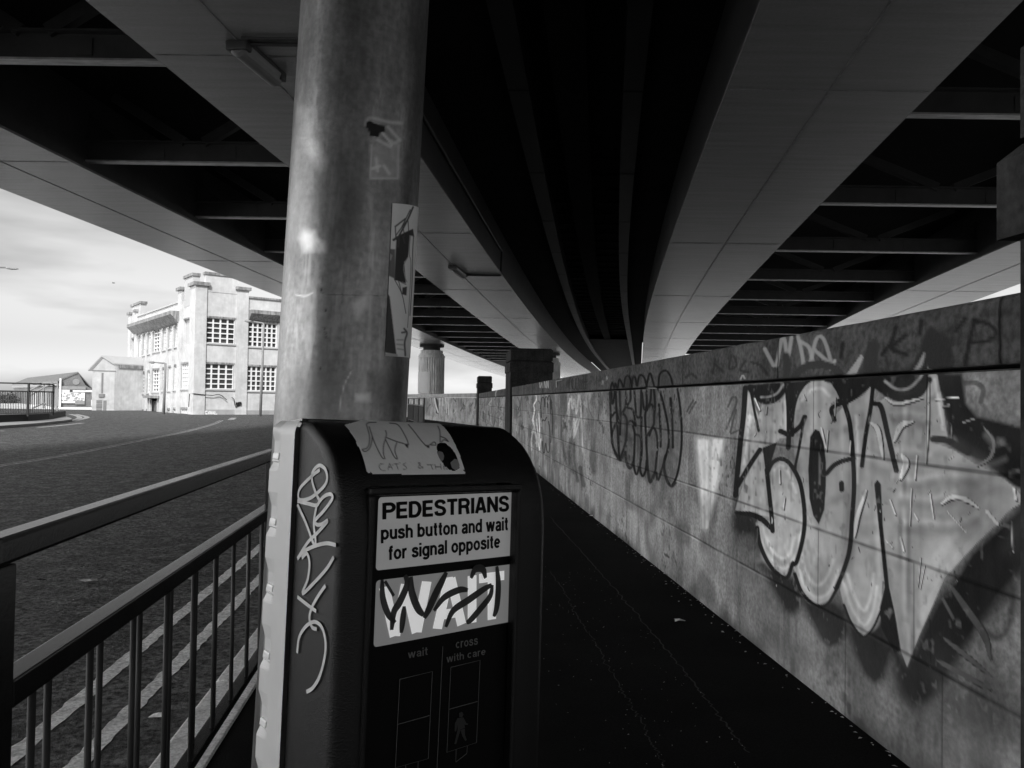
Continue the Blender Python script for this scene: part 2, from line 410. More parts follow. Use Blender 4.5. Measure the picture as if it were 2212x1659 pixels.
# road markings
mb = MB()
def strip(pts, wd, z, jag=.0, n=14):
    P = smooth_line(pts, n)
    for i in range(len(P) - 1):
        d = P[i + 1] - P[i]; d /= max(np.linalg.norm(d), 1e-6); nrm = np.array([-d[1], d[0]])
        j0, j1 = jag * RNG.normal(0, 1, 2)
        if i == 0: e0, g0 = 0, 0
        mb.add([(*(P[i] + nrm * (wd / 2 + e0)), z), (*(P[i] - nrm * (wd / 2 + g0)), z), (*(P[i + 1] - nrm * (wd / 2 + j1)), z), (*(P[i + 1] + nrm * (wd / 2 + j0)), z)], [(0, 1, 2, 3)])
        e0, g0 = j0, j1
RZ = ROADZ + .002
for off, wd in ((.60, .078), (.33, .075)):
    strip([(kx(y) - off, y) for y in np.arange(1.5, 26, 1.2)], wd, RZ, .0035, 26)
def rz(x, y): q = atz(x, y, ROADZ); return (q[0], q[1])
cl = [rz(*p) for p in [(0, 1007.6), (172.8, 978.7), (288, 955.7), (403, 932.6), (461, 917), (482, 908)]]
P0 = np.array(cl[0]); d0 = P0 - np.array(cl[1]); cl = [tuple(P0 + d0 * 2.2)] + cl
mb2 = mb; mb = MB(); strip(cl, .07, RZ, .006)
c2 = [(x - .15, y + .0) for x, y in cl]
strip(c2, .05, RZ, .004)
strip([rz(*Z1(287, 1363)), rz(*Z1(450, 1348)), rz(*Z1(620, 1330))], .28, RZ)
strip([rz(*Z6b(0, 1002)), rz(*Z6b(62, 1000))], .25, RZ)
strip([rz(*Z6b(a, b)) for a, b in [(0, 944), (500, 905), (900, 866), (1060, 845), (1130, 815), (1100, 790), (1000, 765)]], .28, RZ)
strip([rz(*Z6b(a, b)) for a, b in [(1075, 853), (1200, 825), (1235, 808), (1190, 790), (1080, 765)]], .28, RZ)
strip([rz(*Z1(1730, 1305)), rz(*Z1(1755, 1290))], .35, RZ)
tag(mb.build('centre_line', mat('faded_line_paint', .30, .8, .4, 4, fine=.4, fscale=20, spec=.1)), kind='structure'); mb = mb2
tag(mb.build('road_markings', M['paintline']), kind='structure')

# far traffic island pavement with black upstand
isl = [Z6b(a, b) for a, b in [(-120, 936), (0, 928), (500, 893), (900, 853), (1030, 835), (1000, 815), (940, 795), (700, 770), (-120, 775)]]
mb = MB(); T = [atz(x, y, 0.02) for x, y in isl]; B = [np.array([q[0], q[1], -.13]) for q in T]; n = len(T)
mb.add(list(T) + B, [tuple(range(n))] + [(i, i + n, (i + 1) % n + n, (i + 1) % n) for i in range(n)])
tag(mb.build('traffic_island', mat('paving_slab', .26, .85, .2, 1)), kind='structure')

# ================================================================== PARAPET WALL
WD = np.array([-0.0872, 1, 0]) / math.hypot(.0872, 1)          # along the wall, away
WN = np.array([-WD[1], WD[0], 0])                               # towards the road
TH = .45
ZR = [0, .383, .712, 1.054, 1.371]
JT = [(3.12, .60), (2.67, .68), (3.14, .67), (2.6, .80)]
def wall_run(parent, Y0, Y1, dy, dz, seed, painter_cb=None, far=False):
    # front face
    nY = max(2, int((Y1 - Y0) / dy) + 1); nz = int(1.36 / dz) + 1
    Yv = np.linspace(Y0, Y1, nY); zv = np.linspace(-.02, 1.358, nz)
    YY, ZZ = np.meshgrid(Yv, zv, indexing='ij')
    wob = .004 * (vnoise(YY * 1.3, ZZ * 2.2, seed) - .5)
    P = np.stack([wallx(YY) + wob, YY, ZZ], -1)
    pt = Painter(P); yf = YY.ravel(); zf = ZZ.ravel()
    hw = max(.0068, dz * .75)
    jn = vnoise(yf * 14, zf * 14, seed + 3)
    for r in (1, 2, 3):
        d = np.abs(zf - ZR[r] - .004 * (vnoise(yf * 3, zf * 0, seed + r) - .5)); pt.j = np.maximum(pt.j, np.clip(1.3 - d / hw, 0, 1) * (.45 + .55 * jn))
        lt = np.clip(1.2 - np.abs(zf - ZR[r] + .008) / hw, 0, 1) * np.clip(vnoise(yf * 2.2, zf * 0, seed + 9 + r) * 2 - .6, 0, 1)
        pt.over(np.arange(len(zf)), lt * .85, .7)
    for r in range(4):
        y0, st = JT[r]; k = np.round((yf - y0) / st); yj = y0 + k * st
        inrow = (zf > ZR[r]) & (zf < ZR[r + 1])
        d = np.abs(yf - yj); hv = max(.004, dy * .6)
        a = np.where(inrow, np.clip(1.2 - d / hv, 0, 1), 0)
        lite = (np.sin(k * 12.9 + r * 4.1) > .2)
        pt.j = np.maximum(pt.j, np.where(lite, 0, a * .8))
        pt.over(np.arange(len(zf)), np.where(lite, a * .7, 0), .48)
    # block to block tone, damp foot, run-off under the coping
    k4 = np.zeros(len(zf))
    for r in range(4):
        inrow = (zf > ZR[r]) & (zf <= ZR[r + 1]); kk = np.round((yf - JT[r][0]) / JT[r][1] - .5)
        k4 = np.where(inrow, np.sin(kk * 7.3 + r * 3.7), k4)
    pt.over(np.arange(len(zf)), .10 * np.clip(k4, 0, 1), .12); pt.over(np.arange(len(zf)), .10 * np.clip(-k4, 0, 1), .5)
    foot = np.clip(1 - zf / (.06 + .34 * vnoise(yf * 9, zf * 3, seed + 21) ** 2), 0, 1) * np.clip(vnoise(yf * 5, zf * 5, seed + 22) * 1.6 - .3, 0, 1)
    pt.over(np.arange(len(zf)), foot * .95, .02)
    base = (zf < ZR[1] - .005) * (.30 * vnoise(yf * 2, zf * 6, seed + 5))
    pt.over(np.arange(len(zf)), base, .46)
    a0 = pt.a.copy()
    if painter_cb: painter_cb(pt, yf, zf)
    pn = np.clip((pt.a - a0) * 3, 0, 1)
    blot = .5 * vnoise(yf * 2.6, zf * 4.2, seed + 31) + .3 * vnoise(yf * 8, zf * 9, seed + 32) + .2 * vnoise(yf * 31, zf * 33, seed + 33)
    drip = vnoise(yf * 26, zf * 1.5, seed + 34)
    pt.c *= 1 + pn * (1.15 * (blot - .52) + .28 * (drip - .5))
    fleck = np.clip((vnoise(yf * 60, zf * 55, seed + 35) * .5 + vnoise(yf * 21, zf * 20, seed + 36) * .5 - .70) * 9, 0, 1)
    pt.a *= 1 - .38 * pn * fleck
    # grime: dark runs down the face, gathered under the coping and above the foot
    run = np.clip(vnoise(yf * 7, zf * .8, seed + 37) * 1.7 - .95, 0, 1) * np.clip(vnoise(yf * 40, zf * 5, seed + 38) * 1.5 - .2, 0, 1)
    pt.over(np.arange(len(zf)), .75 * run, .03)
    spat = np.clip((vnoise(yf * 34, zf * 36, seed + 39) - .66) * 4, 0, 1) * np.clip(vnoise(yf * 1.6, zf * 2.4, seed + 40) * 2 - .7, 0, 1)
    pt.over(np.arange(len(zf)), .8 * spat, .025)
    pat = np.clip(vnoise(yf * 1.9, zf * 3.1, seed + 41) * .6 + vnoise(yf * 6, zf * 8, seed + 42) * .4 - .52, 0, 1) * 3
    pt.over(np.arange(len(zf)), np.clip(pat, 0, .55) * (1 - .6 * pn), .075)
    o = grid_mesh('wall_face', P, M['wall'], parent); set_paint(o, pt.rgba())
    return o
def coping_run(parent, Y0, Y1, dy, dz, seed, painter_cb=None):
    # rounded block section swept along the wall: over-sails the face by a hair
    sec = [(-TH - .02, 1.378), (.012, 1.378)] 
    face = np.linspace(1.378, 1.560, max(4, int(.182 / dz)))
    prof = [(-TH, 1.372), (-.03, 1.372), (-.004, 1.374)] + [(.012, z) for z in face] + [(.008, 1.572), (-.004, 1.578), (-.03, 1.581), (-TH, 1.581), (-TH, 1.40)]
    nY = max(2, int((Y1 - Y0) / dy) + 1); Yv = np.linspace(Y0, Y1, nY)
    pr = np.array(prof)
    P = np.zeros((nY, len(pr), 3))
    for i, (e, z) in enumerate(pr):
        wob = .006 * (vnoise(Yv * 9, np.full_like(Yv, z * 30), seed) - .5)
        P[:, i, 0] = wallx(Yv) - e + wob; P[:, i, 1] = Yv; P[:, i, 2] = z + .003 * (vnoise(Yv * 5, np.zeros_like(Yv), seed + 1) - .5)
    pt = Painter(P); yf = P[..., 1].ravel()
    k = np.round((yf - 3.74) / 1.5); d = np.abs(yf - (3.74 + 1.5 * k)); pt.j = np.clip(1.3 - d / max(.005, dy * .7), 0, 1)
    if painter_cb: painter_cb(pt, yf, P[..., 2].ravel())
    o = grid_mesh('coping', P, M['coping'], parent, smooth=False); set_paint(o, pt.rgba())
    return o
def wall_back(parent, Y0, Y1):
    mb = MB()
    A = [(wallx(Y0) + .03, Y0, -.02), (wallx(Y0) + TH, Y0, -.02), (wallx(Y1) + TH, Y1, -.02), (wallx(Y1) + .03, Y1, -.02)]
    mb.hexa(A + [(x, y, 1.365) for x, y, z in A]); return mb.build('wall_core', M['pier'], parent)

# ---- tracing of the paint on the near wall
def S(p, zf, pts, wd, v, **k): 
    k['soft'] = k.get('soft', 2.5) * zf.k; p.stroke(zf(pts), wd * zf.k, v, **k)
def PL(p, zf, pts, v, **k):
    k['soft'] = k.get('soft', 3) * zf.k; p.poly(zf(pts), v, **k)
SIL, DK, HI = .60, .022, .80
def paint_big(p, yf, zf):
    PL(p, Z4, [(1655, 290), (1810, 290), (1835, 480), (1900, 560), (2060, 600), (2260, 650), (2260, 1040), (2150, 1010), (2060, 940), (1980, 880), (1850, 810), (1740, 760), (1640, 720), (1640, 690), (1720, 690), (1690, 480)], .016, soft=14)
    PL(p, Z8, [(1760, 20), (1900, -100), (1900, 330), (1700, 560), (1600, 700), (1480, 880), (1330, 1130), (1250, 1230), (1130, 1260), (1070, 1180), (1050, 1060), (990, 900), (1030, 850), (1100, 1000), (1180, 800), (1270, 600), (1400, 430), (1500, 260)], .02, soft=40)
    for L in ([(145, 200), (200, 400), (220, 480), (300, 640), (370, 670), (420, 600), (395, 430), (290, 415), (200, 330)],
              [(390, 480), (470, 700), (540, 840), (600, 885), (660, 860), (715, 760), (700, 640), (620, 570), (520, 600), (450, 570)],
              [(700, 640), (760, 920), (820, 1060), (890, 1120), (950, 1080), (1000, 920), (1030, 880), (1000, 700), (930, 640), (890, 740), (820, 800), (750, 740)]):
        PL(p, Z8, L, .02, soft=26, alpha=.93)
    PL(p, Z4, [(385, 1060), (360, 1180), (360, 1270), (400, 1310), (480, 1310), (520, 1400), (520, 1480), (560, 1540), (510, 1210)], .022, soft=24, alpha=.9)
    S(p, Z4, [(2203, 1180), (2150, 1300), (2080, 1420)], 90, .05, soft=40, alpha=.7)
    S(p, Z8, [(1560, 730), (1640, 800), (1700, 810), (1750, 760), (1780, 640), (1790, 500)], 40, .10, soft=14, alpha=.8)
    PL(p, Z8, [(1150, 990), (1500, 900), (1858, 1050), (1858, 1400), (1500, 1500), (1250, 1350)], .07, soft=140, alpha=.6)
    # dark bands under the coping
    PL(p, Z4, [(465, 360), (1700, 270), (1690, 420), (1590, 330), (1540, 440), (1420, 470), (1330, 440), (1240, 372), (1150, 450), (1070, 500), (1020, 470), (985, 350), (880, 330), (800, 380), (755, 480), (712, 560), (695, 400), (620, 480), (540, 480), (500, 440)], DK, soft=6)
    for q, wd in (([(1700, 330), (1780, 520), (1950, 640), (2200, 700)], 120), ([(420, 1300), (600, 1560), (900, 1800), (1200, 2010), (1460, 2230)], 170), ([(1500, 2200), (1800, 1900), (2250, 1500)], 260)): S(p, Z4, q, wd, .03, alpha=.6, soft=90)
    # silver fills
    PL(p, Z4, [(455, 366), (490, 480), (525, 560), (545, 490), (610, 480), (660, 472), (695, 410), (702, 560), (705, 700), (655, 700), (640, 730), (530, 770), (470, 860), (395, 985), (410, 790), (425, 620)], SIL)
    PL(p, Z4, [(530, 780), (560, 800), (575, 950), (590, 1100), (590, 1200), (480, 1170), (375, 1155), (395, 1080), (440, 960)], SIL)
    PL(p, Z4, [(600, 880), (640, 832), (690, 832), (740, 880), (780, 960), (800, 1080), (815, 1200), (800, 1340), (780, 1450), (740, 1530), (690, 1572), (640, 1540), (580, 1470), (545, 1370), (515, 1215), (600, 1220), (622, 1290), (600, 1000)], SIL, curve=False)
    PL(p, Z4, [(745, 560), (770, 440), (810, 372), (860, 338), (930, 335), (985, 360), (1020, 410), (1040, 440), (980, 480), (1000, 560), (1060, 500), (1090, 620), (1110, 800), (1125, 1000), (1115, 1200), (1100, 1380), (1072, 1508), (1023, 1625), (975, 1723), (897, 1752), (828, 1713), (779, 1635), (750, 1537), (735, 1450), (780, 1400), (815, 1250), (820, 1180), (800, 1000), (750, 880), (745, 700)], SIL)
    PL(p, Z4, [(1095, 480), (1190, 425), (1240, 365), (1262, 480), (1330, 440), (1420, 460), (1530, 440), (1592, 335), (1605, 250), (1655, 300), (1690, 480), (1720, 700), (1640, 730), (1760, 775), (1890, 860), (2000, 910), (2080, 960), (2150, 1015), (2195, 1075), (2180, 1115), (2120, 1150), (2020, 1255), (1900, 1370), (1780, 1500), (1700, 1590), (1629, 1752), (1541, 1948), (1463, 2148), (1424, 2045), (1395, 1850), (1330, 1606), (1307, 1606), (1297, 1772), (1258, 1889), (1190, 1948), (1131, 1899), (1072, 1791), (1038, 1655), (1100, 1400), (1125, 1100), (1115, 800)], SIL - .03)
    # soft spray shading and lighter streaks inside the fill
    rg = random.Random(5)
    for _ in range(46):
        x, y = rg.uniform(430, 2000), rg.uniform(520, 1500)
        a = rg.uniform(-.5, .5); L = rg.uniform(80, 260)
        if 1500 < x and y > 1250: continue
        q = [(x, y), (x + L * .5 * math.cos(a), y + L * .5 * math.sin(a) + rg.uniform(-30, 30)), (x + L * math.cos(a), y + L * math.sin(a))]
        S(p, Z4, q, rg.uniform(16, 50), rg.choice((.28, .30, .34, .80, .85)), alpha=rg.uniform(.2, .5), soft=22)
    for q in ([(1980, 1080), (1780, 1320), (1600, 1560), (1520, 1760)], [(2080, 1130), (1850, 1370), (1680, 1560), (1560, 1840)], [(1900, 1180), (1740, 1330), (1560, 1540)]):
        S(p, Z4, q, 26, .7, alpha=.55, soft=18)
    for q in ([(430, 520), (480, 575), (540, 590), (600, 560), (635, 470)], [(400, 420), (450, 540), (520, 570), (590, 540), (640, 430)], [(720, 560), (770, 640), (830, 700), (890, 670), (930, 560)], [(690, 540), (760, 720), (830, 770), (900, 720), (940, 560)], [(170, 280), (220, 350), (290, 380), (340, 350)], [(600, 120), (640, 250), (650, 420)]):
        S(p, Z8, q, 30, .68, alpha=.45, soft=14)
    S(p, Z4, [(960, 1250), (985, 1400), (1010, 1560)], 26, .72, alpha=.5, soft=16)
    S(p, Z4, [(1255, 1000), (1275, 1250), (1290, 1560)], 26, .72, alpha=.6, soft=14)
    S(p, Z4, [(1420, 1900), (1450, 2020), (1480, 2060)], 24, .7, alpha=.6, soft=14)
    PL(p, Z4, [(1420, 760), (1700, 760), (1980, 930), (2000, 1120), (1750, 1330), (1500, 1400), (1380, 1100)], .34, alpha=.5, soft=120); PL(p, Z4, [(1380, 480), (1640, 450), (1690, 700), (1420, 720)], .40, alpha=.4, soft=70)
    for q in ([(520, 1240), (560, 1400), (640, 1500), (700, 1520), (760, 1440), (790, 1300)], [(545, 1240), (590, 1380), (660, 1455), (715, 1440), (750, 1330)], [(770, 1480), (800, 1600), (860, 1690), (920, 1705), (980, 1660), (1030, 1540)], [(790, 1430), (830, 1560), (890, 1630), (950, 1590), (1000, 1470)], [(1060, 1600), (1100, 1740), (1150, 1840), (1200, 1880), (1245, 1800), (1270, 1640)], [(1085, 1560), (1130, 1700), (1190, 1790), (1235, 1700), (1250, 1560)],
              [(620, 900), (665, 870), (720, 930), (760, 1040)], [(800, 460), (850, 400), (920, 385), (970, 430)], [(470, 560), (450, 720), (430, 860)], [(690, 470), (700, 640)], [(1140, 560), (1150, 760), (1148, 980)], [(1640, 330), (1665, 480), (1690, 640)]):
        S(p, Z4, q, 20, .98, alpha=.75, soft=9)
    for q in ([(1430, 1230), (1560, 1225), (1750, 1235), (1900, 1180)], [(1380, 930), (1500, 960), (1700, 930), (1900, 940)], [(1420, 1060), (1600, 1080), (1760, 1040)], [(1360, 780), (1500, 770), (1600, 800)], [(1380, 540), (1480, 530), (1570, 560)]): S(p, Z4, q, 34, .82, alpha=.4, soft=16); S(p, Z4, [(a, b + 52) for a, b in q], 40, .26, alpha=.45, soft=22)
    for q in ([(420, 480), (400, 760), (380, 1000)], [(770, 560), (752, 760), (770, 900)], [(1090, 640), (1098, 900), (1092, 1200), (1050, 1480)], [(1165, 900), (1150, 1200), (1090, 1520)], [(560, 1220), (540, 1330), (580, 1450)], [(1330, 1500), (1400, 1800), (1450, 2040)], [(880, 760), (870, 900)]): S(p, Z4, q, 30, .20, alpha=.5, soft=24)
    # bowls
    S(p, Z4, [(470, 380), (520, 440), (580, 462), (650, 430), (700, 345), (712, 300)], 46, DK, soft=5)
    S(p, Z4, [(540, 440), (590, 437), (640, 415), (680, 360)], 12, .5, soft=5)
    S(p, Z4, [(1310, 350), (1370, 430), (1450, 448), (1540, 418), (1600, 330)], 46, DK, soft=5)
    S(p, Z4, [(1325, 340), (1395, 388), (1470, 385), (1530, 335), (1560, 290)], 16, .5, soft=6)
    # outlines
    S(p, Z4, [(440, 380), (428, 560), (405, 760), (378, 1060)], 34, DK)
    S(p, Z4, [(392, 1000), (455, 890), (532, 772)], 30, DK)
    S(p, Z4, [(478, 420), (500, 540), (524, 652)], 17, DK)
    PL(p, Z4, [(548, 760), (642, 724), (600, 862), (575, 965), (560, 850)], DK)
    S(p, Z4, [(575, 900), (590, 1040), (605, 1180), (613, 1288)], 28, DK)
    S(p, Z4, [(580, 915), (612, 855), (665, 830), (722, 862), (782, 970), (808, 1100), (815, 1230), (800, 1350), (765, 1480), (742, 1500)], 28, DK)
    S(p, Z4, [(372, 1172), (480, 1182), (560, 1225), (613, 1290)], 38, DK, taper=True)
    S(p, Z4, [(700, 345), (714, 500), (716, 650), (711, 760)], 32, DK)
    S(p, Z4, [(662, 655), (720, 672), (788, 622), (816, 565)], 32, DK); S(p, Z4, [(806, 610), (776, 780), (752, 890)], 18, DK)
    S(p, Z4, [(738, 680), (738, 560), (770, 425), (845, 330), (930, 318), (1000, 350), (1040, 430)], 24, DK)
    PL(p, Z4, [(850, 690), (880, 642), (908, 652), (938, 730), (950, 850), (950, 1000), (940, 1150), (905, 1245), (870, 1190), (845, 1080), (838, 900)], DK)
    PL(p, Z4, [(905, 790), (916, 830), (914, 1000), (905, 985)], .34, soft=6)
    S(p, Z4, [(955, 922), (1000, 872), (1060, 842), (1126, 828)], 30, DK)
    S(p, Z4, [(1004, 585), (985, 512), (1050, 478)], 28, DK)
    S(p, Z4, [(1068, 490), (1100, 600), (1120, 800), (1128, 1000), (1116, 1200), (1100, 1400), (1060, 1540), (1015, 1650)], 30, DK)
    S(p, Z4, [(1250, 345), (1234, 500), (1202, 680), (1178, 875)], 28, DK)
    S(p, Z4, [(1258, 480), (1300, 505), (1342, 680), (1370, 800), (1396, 905)], 34, DK)
    PL(p, Z4, [(1255, 990), (1275, 962), (1298, 990), (1310, 1250), (1350, 1640), (1385, 1800), (1424, 2045), (1385, 2060), (1300, 1900), (1290, 1772), (1322, 1640), (1288, 1300)], DK)
    S(p, Z4, [(1048, 985), (1050, 1025)], 32, DK, curve=False)
    S(p, Z8, [(130, 100), (145, 200), (190, 310), (250, 390), (320, 425), (360, 330)], 26, DK); S(p, Z8, [(372, 400), (420, 520), (500, 600), (580, 600), (650, 490)], 22, DK)
    S(p, Z8, [(690, 600), (740, 720), (815, 808), (880, 750), (930, 640)], 16, DK)
    S(p, Z4, [(1630, 705), (1720, 715), (1850, 790)], 44, .045, soft=5)
    # grey ghost letter by the coping, right
    S(p, Z4, [(1830, 350), (1900, 350), (1945, 390), (1930, 470)], 34, .10, soft=5, alpha=.8)
    # white fan
    PL(p, Z4, [(130, 700), (300, 705), (285, 900), (250, 1060), (190, 1275), (160, 1100)], .85, soft=26, alpha=.85)
    for x0, x1 in ((150, 170), (195, 180), (250, 190), (285, 195)):
        S(p, Z4, [(x0, 720), ((x0 + x1) / 2 + 6, 960), (x1, 1260)], 22, 1.0, soft=8, alpha=.95)
    S(p, Z4, [(170, 720), (215, 860), (255, 720)], 30, 1.0, soft=10, alpha=.95)
    S(p, Z4, [(290, 880), (260, 1000), (200, 1120)], 16, .7, soft=8, alpha=.5)
    for q in ([(110, 460), (70, 530)], [(125, 470), (85, 540)], [(330, 500), (360, 440), (385, 470), (320, 640)], [(345, 660), (380, 520)], [(350, 670), (395, 650)]):
        S(p, Z4, q, 13, .07, soft=3, alpha=.8)
    # flaked patches, pale with a dark lower lip
    fl = [([(1232, 600), (1278, 650), (1310, 830)], 26), ([(1500, 592), (1425, 620), (1380, 720)], 30), ([(1430, 805), (1455, 860), (1420, 960)], 34), ([(1525, 810), (1512, 960)], 24),
          ([(1355, 1090), (1388, 1180)], 26), ([(1680, 1115), (1745, 1072), (1830, 1085), (1912, 1138)], 26), ([(1718, 1165), (1830, 1290)], 18), ([(1970, 1165), (2032, 1240)], 56),
          ([(2140, 1020), (2150, 1090)], 40), ([(1608, 1050), (1630, 1205)], 24), ([(920, 635), (948, 760)], 30), ([(963, 650), (952, 780)], 16), ([(1205, 1030), (1150, 1190), (1130, 1325)], 24),
          ([(655, 900), (658, 985)], 24), ([(500, 450), (530, 520)], 26), ([(575, 500), (570, 545)], 16), ([(1320, 440), (1400, 480), (1560, 445)], 18), ([(1640, 455), (1790, 440)], 20),
          ([(1490, 1020), (1480, 1250)], 18), ([(1420, 1330), (1440, 1410)], 34), ([(1510, 1180), (1530, 1215)], 24), ([(1330, 1350), (1370, 1390)], 22), ([(2125, 1250), (2135, 1420)], 30),
          ([(1550, 1450), (1530, 1640)], 12), ([(1575, 1500), (1545, 1650)], 10), ([(805, 420), (822, 455)], 16), ([(690, 1075), (680, 1150)], 14), ([(1010, 440), (1005, 560)], 10), ([(1600, 350), (1595, 600), (1583, 860)], 12),
          ([(1105, 720), (1100, 800)], 18), ([(1740, 600), (1748, 700)], 12), ([(1820, 600), (1890, 575)], 26), ([(1690, 500), (1730, 490)], 36)]
    for q, wd in fl:
        dark = q[0][0] > 1640 and 430 < q[0][1] < 760
        v = .30 if dark else HI
        S(p, Z4, [(a + 6, b + 6) for a, b in q], wd * 1.25 + 7, .02, soft=2, taper=True); S(p, Z4, q, wd * 1.25 - 3, v * 1.2, soft=2, taper=True)
    S(p, Z4, [(1955, 635), (2015, 720), (1995, 820), (1910, 882)], 30, .03, soft=2, taper=True); S(p, Z4, [(1950, 632), (2010, 720), (1990, 818), (1905, 880)], 22, .30, soft=2, taper=True)
    for q, wd in (([(1370, 460), (1480, 620), (1600, 800), (1640, 950)], 46), ([(1330, 560), (1400, 690)], 60), ([(1340, 820), (1480, 930), (1640, 1060)], 36), ([(1300, 965), (1450, 1050), (1640, 1150)], 44), ([(1780, 60), (1790, 250)], 36)):
        S(p, Z8, [(a + 5, b + 5) for a, b in q], wd + 4, .025, soft=2, taper=True); S(p, Z8, q, wd - 4, .13, soft=3, taper=True)
    S(p, Z8, [(1250, 700), (1255, 980)], 9, .02, soft=2)
    rg = random.Random(11)
    for _ in range(60):
        x, y = rg.uniform(480, 2100), rg.uniform(420, 1640)
        L = rg.uniform(6, 44); a = rg.gauss(1.75, .35); q = [(x, y), (x + L * .5 * math.cos(a) + rg.uniform(-4, 4), y + L * .5 * math.sin(a)), (x + L * math.cos(a), y + L * math.sin(a))]
        S(p, Z4, q, rg.uniform(4, 9), .03, soft=1.5, taper=True)
        if rg.random() < .5: S(p, Z4, [(a_ - 4, b_ - 2) for a_, b_ in q], rg.uniform(4, 9), .66, soft=1.5, taper=True)
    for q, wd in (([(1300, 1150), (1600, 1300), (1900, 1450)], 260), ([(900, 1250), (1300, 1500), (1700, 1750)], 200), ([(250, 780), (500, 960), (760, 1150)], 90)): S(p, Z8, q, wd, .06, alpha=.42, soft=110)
    paint_mid(p, yf, zf)
def paint_mid(p, yf, zf):
    # black bubble-letter piece
    PL(p, ZM, [(1140, 470), (1940, 450), (1960, 900), (1930, 1450), (1850, 1590), (1700, 1500), (1590, 1560), (1440, 1440), (1300, 1350), (1170, 1200)], .09, alpha=.66, soft=30)
    rg = random.Random(3)
    for _ in range(40):
        x, y = rg.uniform(1150, 1900), rg.uniform(470, 1450)
        S(p, ZM, [(x, y), (x + rg.uniform(20, 90), y + rg.uniform(30, 160))], rg.uniform(16, 60), rg.choice((.05, .06, .3, .26)), alpha=rg.uniform(.2, .55), soft=22)
    BK = .010
    L = [[(1130, 510), (1140, 700), (1145, 900), (1165, 1120), (1210, 1230), (1260, 1290)], [(1205, 480), (1205, 640), (1215, 800), (1225, 1000), (1240, 1270)], [(1150, 480), (1160, 640), (1180, 580), (1190, 480)],
         [(1245, 480), (1250, 640), (1255, 820), (1250, 1000)], [(1150, 800), (1200, 740), (1240, 820)], [(1160, 1100), (1160, 980), (1200, 880), (1230, 860)], [(1320, 470), (1320, 640), (1290, 730), (1250, 770), (1300, 770), (1330, 850), (1320, 1050), (1290, 1170), (1250, 1280)],
         [(1370, 480), (1370, 600), (1330, 680), (1400, 720), (1430, 880)], [(1415, 480), (1430, 680), (1445, 790), (1475, 800), (1490, 740), (1495, 480)], [(1330, 870), (1380, 840), (1430, 900)], [(1505, 520), (1520, 660), (1540, 710), (1560, 640), (1555, 490)],
         [(1610, 480), (1600, 620), (1560, 700), (1540, 780), (1545, 900), (1550, 1000)], [(1640, 470), (1655, 640), (1645, 780), (1640, 880), (1600, 960), (1560, 1010), (1555, 1100)], [(1560, 720), (1610, 650), (1650, 720)],
         [(1500, 800), (1495, 960), (1500, 1200), (1480, 1380), (1510, 1480), (1545, 1420), (1560, 1300)], [(1400, 900), (1420, 1000), (1415, 1200), (1410, 1360), (1440, 1460), (1475, 1370)], [(1430, 1000), (1480, 1020), (1500, 1110), (1490, 1300)],
         [(1310, 1200), (1330, 1340), (1370, 1390), (1400, 1320)], [(1590, 1010), (1620, 930), (1660, 950), (1685, 1100), (1670, 1300), (1650, 1450), (1600, 1550), (1575, 1430), (1560, 1200), (1550, 1000)],
         [(1700, 650), (1710, 800), (1720, 1000), (1720, 1140)], [(1690, 470), (1730, 560), (1770, 720), (1805, 900), (1815, 1080), (1790, 1220), (1740, 1380), (1690, 1530), (1670, 1440)], [(1835, 580), (1855, 860), (1862, 1150)],
         [(1915, 470), (1945, 680), (1965, 960), (1955, 1200), (1915, 1450), (1855, 1580), (1800, 1540), (1765, 1420), (1765, 1280), (1800, 1200)]]
    for q in L: S(p, ZM, q, 27, BK, soft=5)
    for q in ([(1765, 1420), (1800, 1550), (1850, 1600), (1890, 1560)], [(1330, 1330), (1360, 1390), (1395, 1340)], [(1575, 1430), (1600, 1550), (1640, 1470)], [(1190, 1210), (1250, 1300), (1290, 1230)]): S(p, ZM, q, 30, .03, soft=8)
    # white scribbles
    for q in ([(275, 530), (280, 600), (250, 660), (262, 720), (240, 830), (255, 900), (230, 980)], [(290, 740), (285, 860), (300, 1000), (280, 1100)], [(305, 740), (320, 900), (310, 1100), (320, 1170)], [(230, 1180), (225, 1060), (250, 960), (280, 1040), (290, 1140)], [(260, 720), (245, 830), (270, 960), (320, 1180)], [(335, 1050), (320, 1150)]):
        S(p, ZM, q, 13, .85, soft=4, alpha=.95)
    for q in ([(640, 760), (665, 620), (685, 560), (700, 700), (720, 590), (745, 760), (775, 540), (795, 700), (820, 1200)], [(655, 640), (665, 900), (670, 1030), (700, 900), (720, 820), (710, 1040), (760, 900), (780, 820)], [(710, 1040), (745, 840), (800, 800)]):
        S(p, ZM, q, 16, .75, soft=6, alpha=.85)
    # black loops
    for q in ([(330, 700), (345, 580), (370, 580), (380, 680), (385, 580), (405, 570), (412, 690), (420, 560), (440, 570), (445, 760)], [(345, 850), (360, 830), (380, 840), (400, 800)], [(335, 720), (345, 850)], [(360, 1200), (375, 1210), (390, 1100), (405, 1190), (430, 1190), (440, 1000), (425, 850)], [(350, 1080), (360, 1200)], [(455, 600), (470, 900), (450, 1090)]):
        S(p, ZM, q, 12, .03, soft=3, alpha=.95)
    for q in ([(60, 560), (90, 640), (65, 760), (100, 700)], [(110, 560), (95, 680), (105, 800)], [(70, 800), (100, 780)]): S(p, ZM, q, 8, .08, soft=3, alpha=.8)
    for q in ([(550, 530), (565, 600), (545, 760)], [(870, 540), (890, 700), (930, 800)], [(900, 640), (950, 520), (960, 690)], [(1000, 600), (1020, 700)], [(570, 640), (580, 800)]): S(p, ZM, q, 9, .09, soft=4, alpha=.7)
